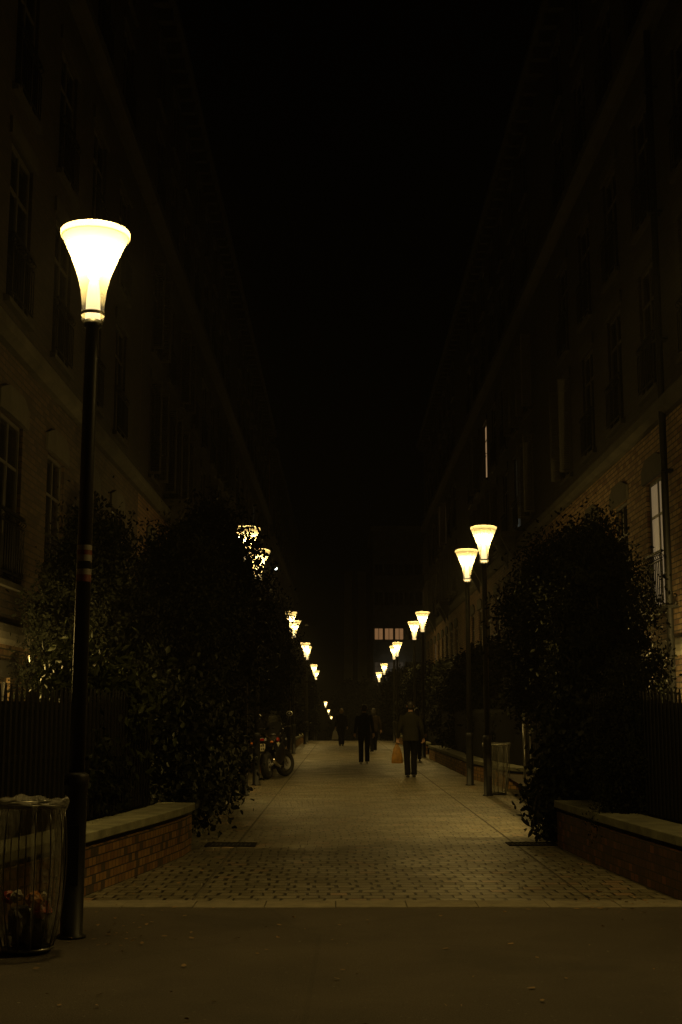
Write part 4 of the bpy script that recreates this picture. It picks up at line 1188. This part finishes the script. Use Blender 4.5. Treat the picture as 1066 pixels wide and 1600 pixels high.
    for s in range(5):
        z = 1.16+.075*s; y = 1.27-.045*s; hw = .20-.018*s
        for i in range(7):
            a = (i-3)/3; vs.append((hw*a, y-.10*a*a, z))
    w.add(vs, [(s*7+i, s*7+i+1, s*7+8+i, s*7+7+i) for s in range(4) for i in range(6)]); w = w.build('windscreen', M['screen_film'], t, True)
    sm = w.modifiers.new('thick', 'SOLIDIFY'); sm.thickness = .004
    k = MB(); limb(k, [(0,1.10,.66),(0,1.30,.66),(0,1.50,.62),(0,1.62,.54)], [(.05,.012),(.07,.012),(.07,.012),(.05,.01)], 10); k.build('front_mudguard', M['black_plastic'], t, True)
    MB().tube([(.15,.80,.28),(.19,.45,.26),(.21,.10,.34),(.22,-.22,.44)], [.025,.03,.05,.055], 12).build('exhaust', M['chrome'], t, True)
    MB().box(-.13,.13,-.30,.02,1.02,1.045).build('luggage_rack', M['dark'], t)
    k = MB(); limb(k, [(0,.62,.98),(0,.85,1.08),(0,1.04,1.20),(0,1.12,1.28)], [(.11,.05),(.15,.07),(.18,.09),(.13,.05)], 14); k.build('dash_cowl', M['black_plastic'], t, True)
    MB().tube([(-.14,.55,.26),(-.24,.50,.02)], .014, 8).build('side_stand', M['dark'], t)
    # front wheel, forks and mudguard turned to the right
    S_ = Matrix.Translation((0, 1.27, 0)) @ Matrix.Rotation(R(-27), 4, 'Z') @ Matrix.Translation((0, -1.27, 0))
    for c in list(t.children):
        if c.name.split('.')[0] in ('fork_leg', 'front_mudguard') or c is front: c.matrix_basis = S_ @ c.matrix_basis
    return t
motorcycle()

# ----------------------------------------------------------------- air
hz = MB().box(-30, 32, -5.8, 300, -7.5, 26).build('haze', None)  # thin haze added to give the lamps a soft glow
hm = bpy.data.materials.new('glow_haze'); hm.use_nodes = True
nt = hm.node_tree; nt.nodes.clear(); out = nt.nodes.new('ShaderNodeOutputMaterial'); pv = nt.nodes.new('ShaderNodeVolumePrincipled')
pv.inputs['Color'].default_value = (.95, .95, .95, 1); pv.inputs['Density'].default_value = HAZE; pv.inputs['Anisotropy'].default_value = HAZE_G
nt.links.new(pv.outputs[0], out.inputs['Volume']); hz.data.materials.append(hm)
tag(hz, kind='stuff')

# ----------------------------------------------------------------- night sky, camera, settings
w = bpy.data.worlds.new('World'); sc.world = w; w.use_nodes = True
nt = w.node_tree; bg = nt.nodes['Background']; sky = nt.nodes.new('ShaderNodeTexSky'); sky.sky_type = 'NISHITA'
sky.sun_disc = False; sky.sun_elevation = R(-5); sky.sun_rotation = R(30)
nt.links.new(sky.outputs[0], bg.inputs[0]); bg.inputs[1].default_value = .0015

cam = bpy.data.cameras.new('camera'); co = bpy.data.objects.new('camera', cam); col.objects.link(co)
co.location = (0, 0, 1.5); co.rotation_euler = (R(90+8.95), 0, 0)
cam.sensor_fit = 'VERTICAL'; cam.sensor_height = 36; cam.lens = 45; cam.clip_start = .05; cam.clip_end = 2000
sc.camera = co
sc.view_settings.view_transform = 'Standard'; sc.view_settings.look = 'None'; sc.view_settings.exposure = EXPOSURE; sc.view_settings.gamma = 1
sc.render.engine = 'CYCLES'
cy = sc.cycles
cy.use_denoising = True; cy.denoiser = 'OPENIMAGEDENOISE'
cy.use_adaptive_sampling = True; cy.adaptive_threshold = .004
cy.max_bounces = 6; cy.diffuse_bounces = 3; cy.glossy_bounces = 3; cy.transmission_bounces = 6; cy.volume_bounces = 0; cy.transparent_max_bounces = 12
cy.sample_clamp_indirect = 1.5; cy.use_light_tree = True; cy.caustics_reflective = False; cy.caustics_refractive = False
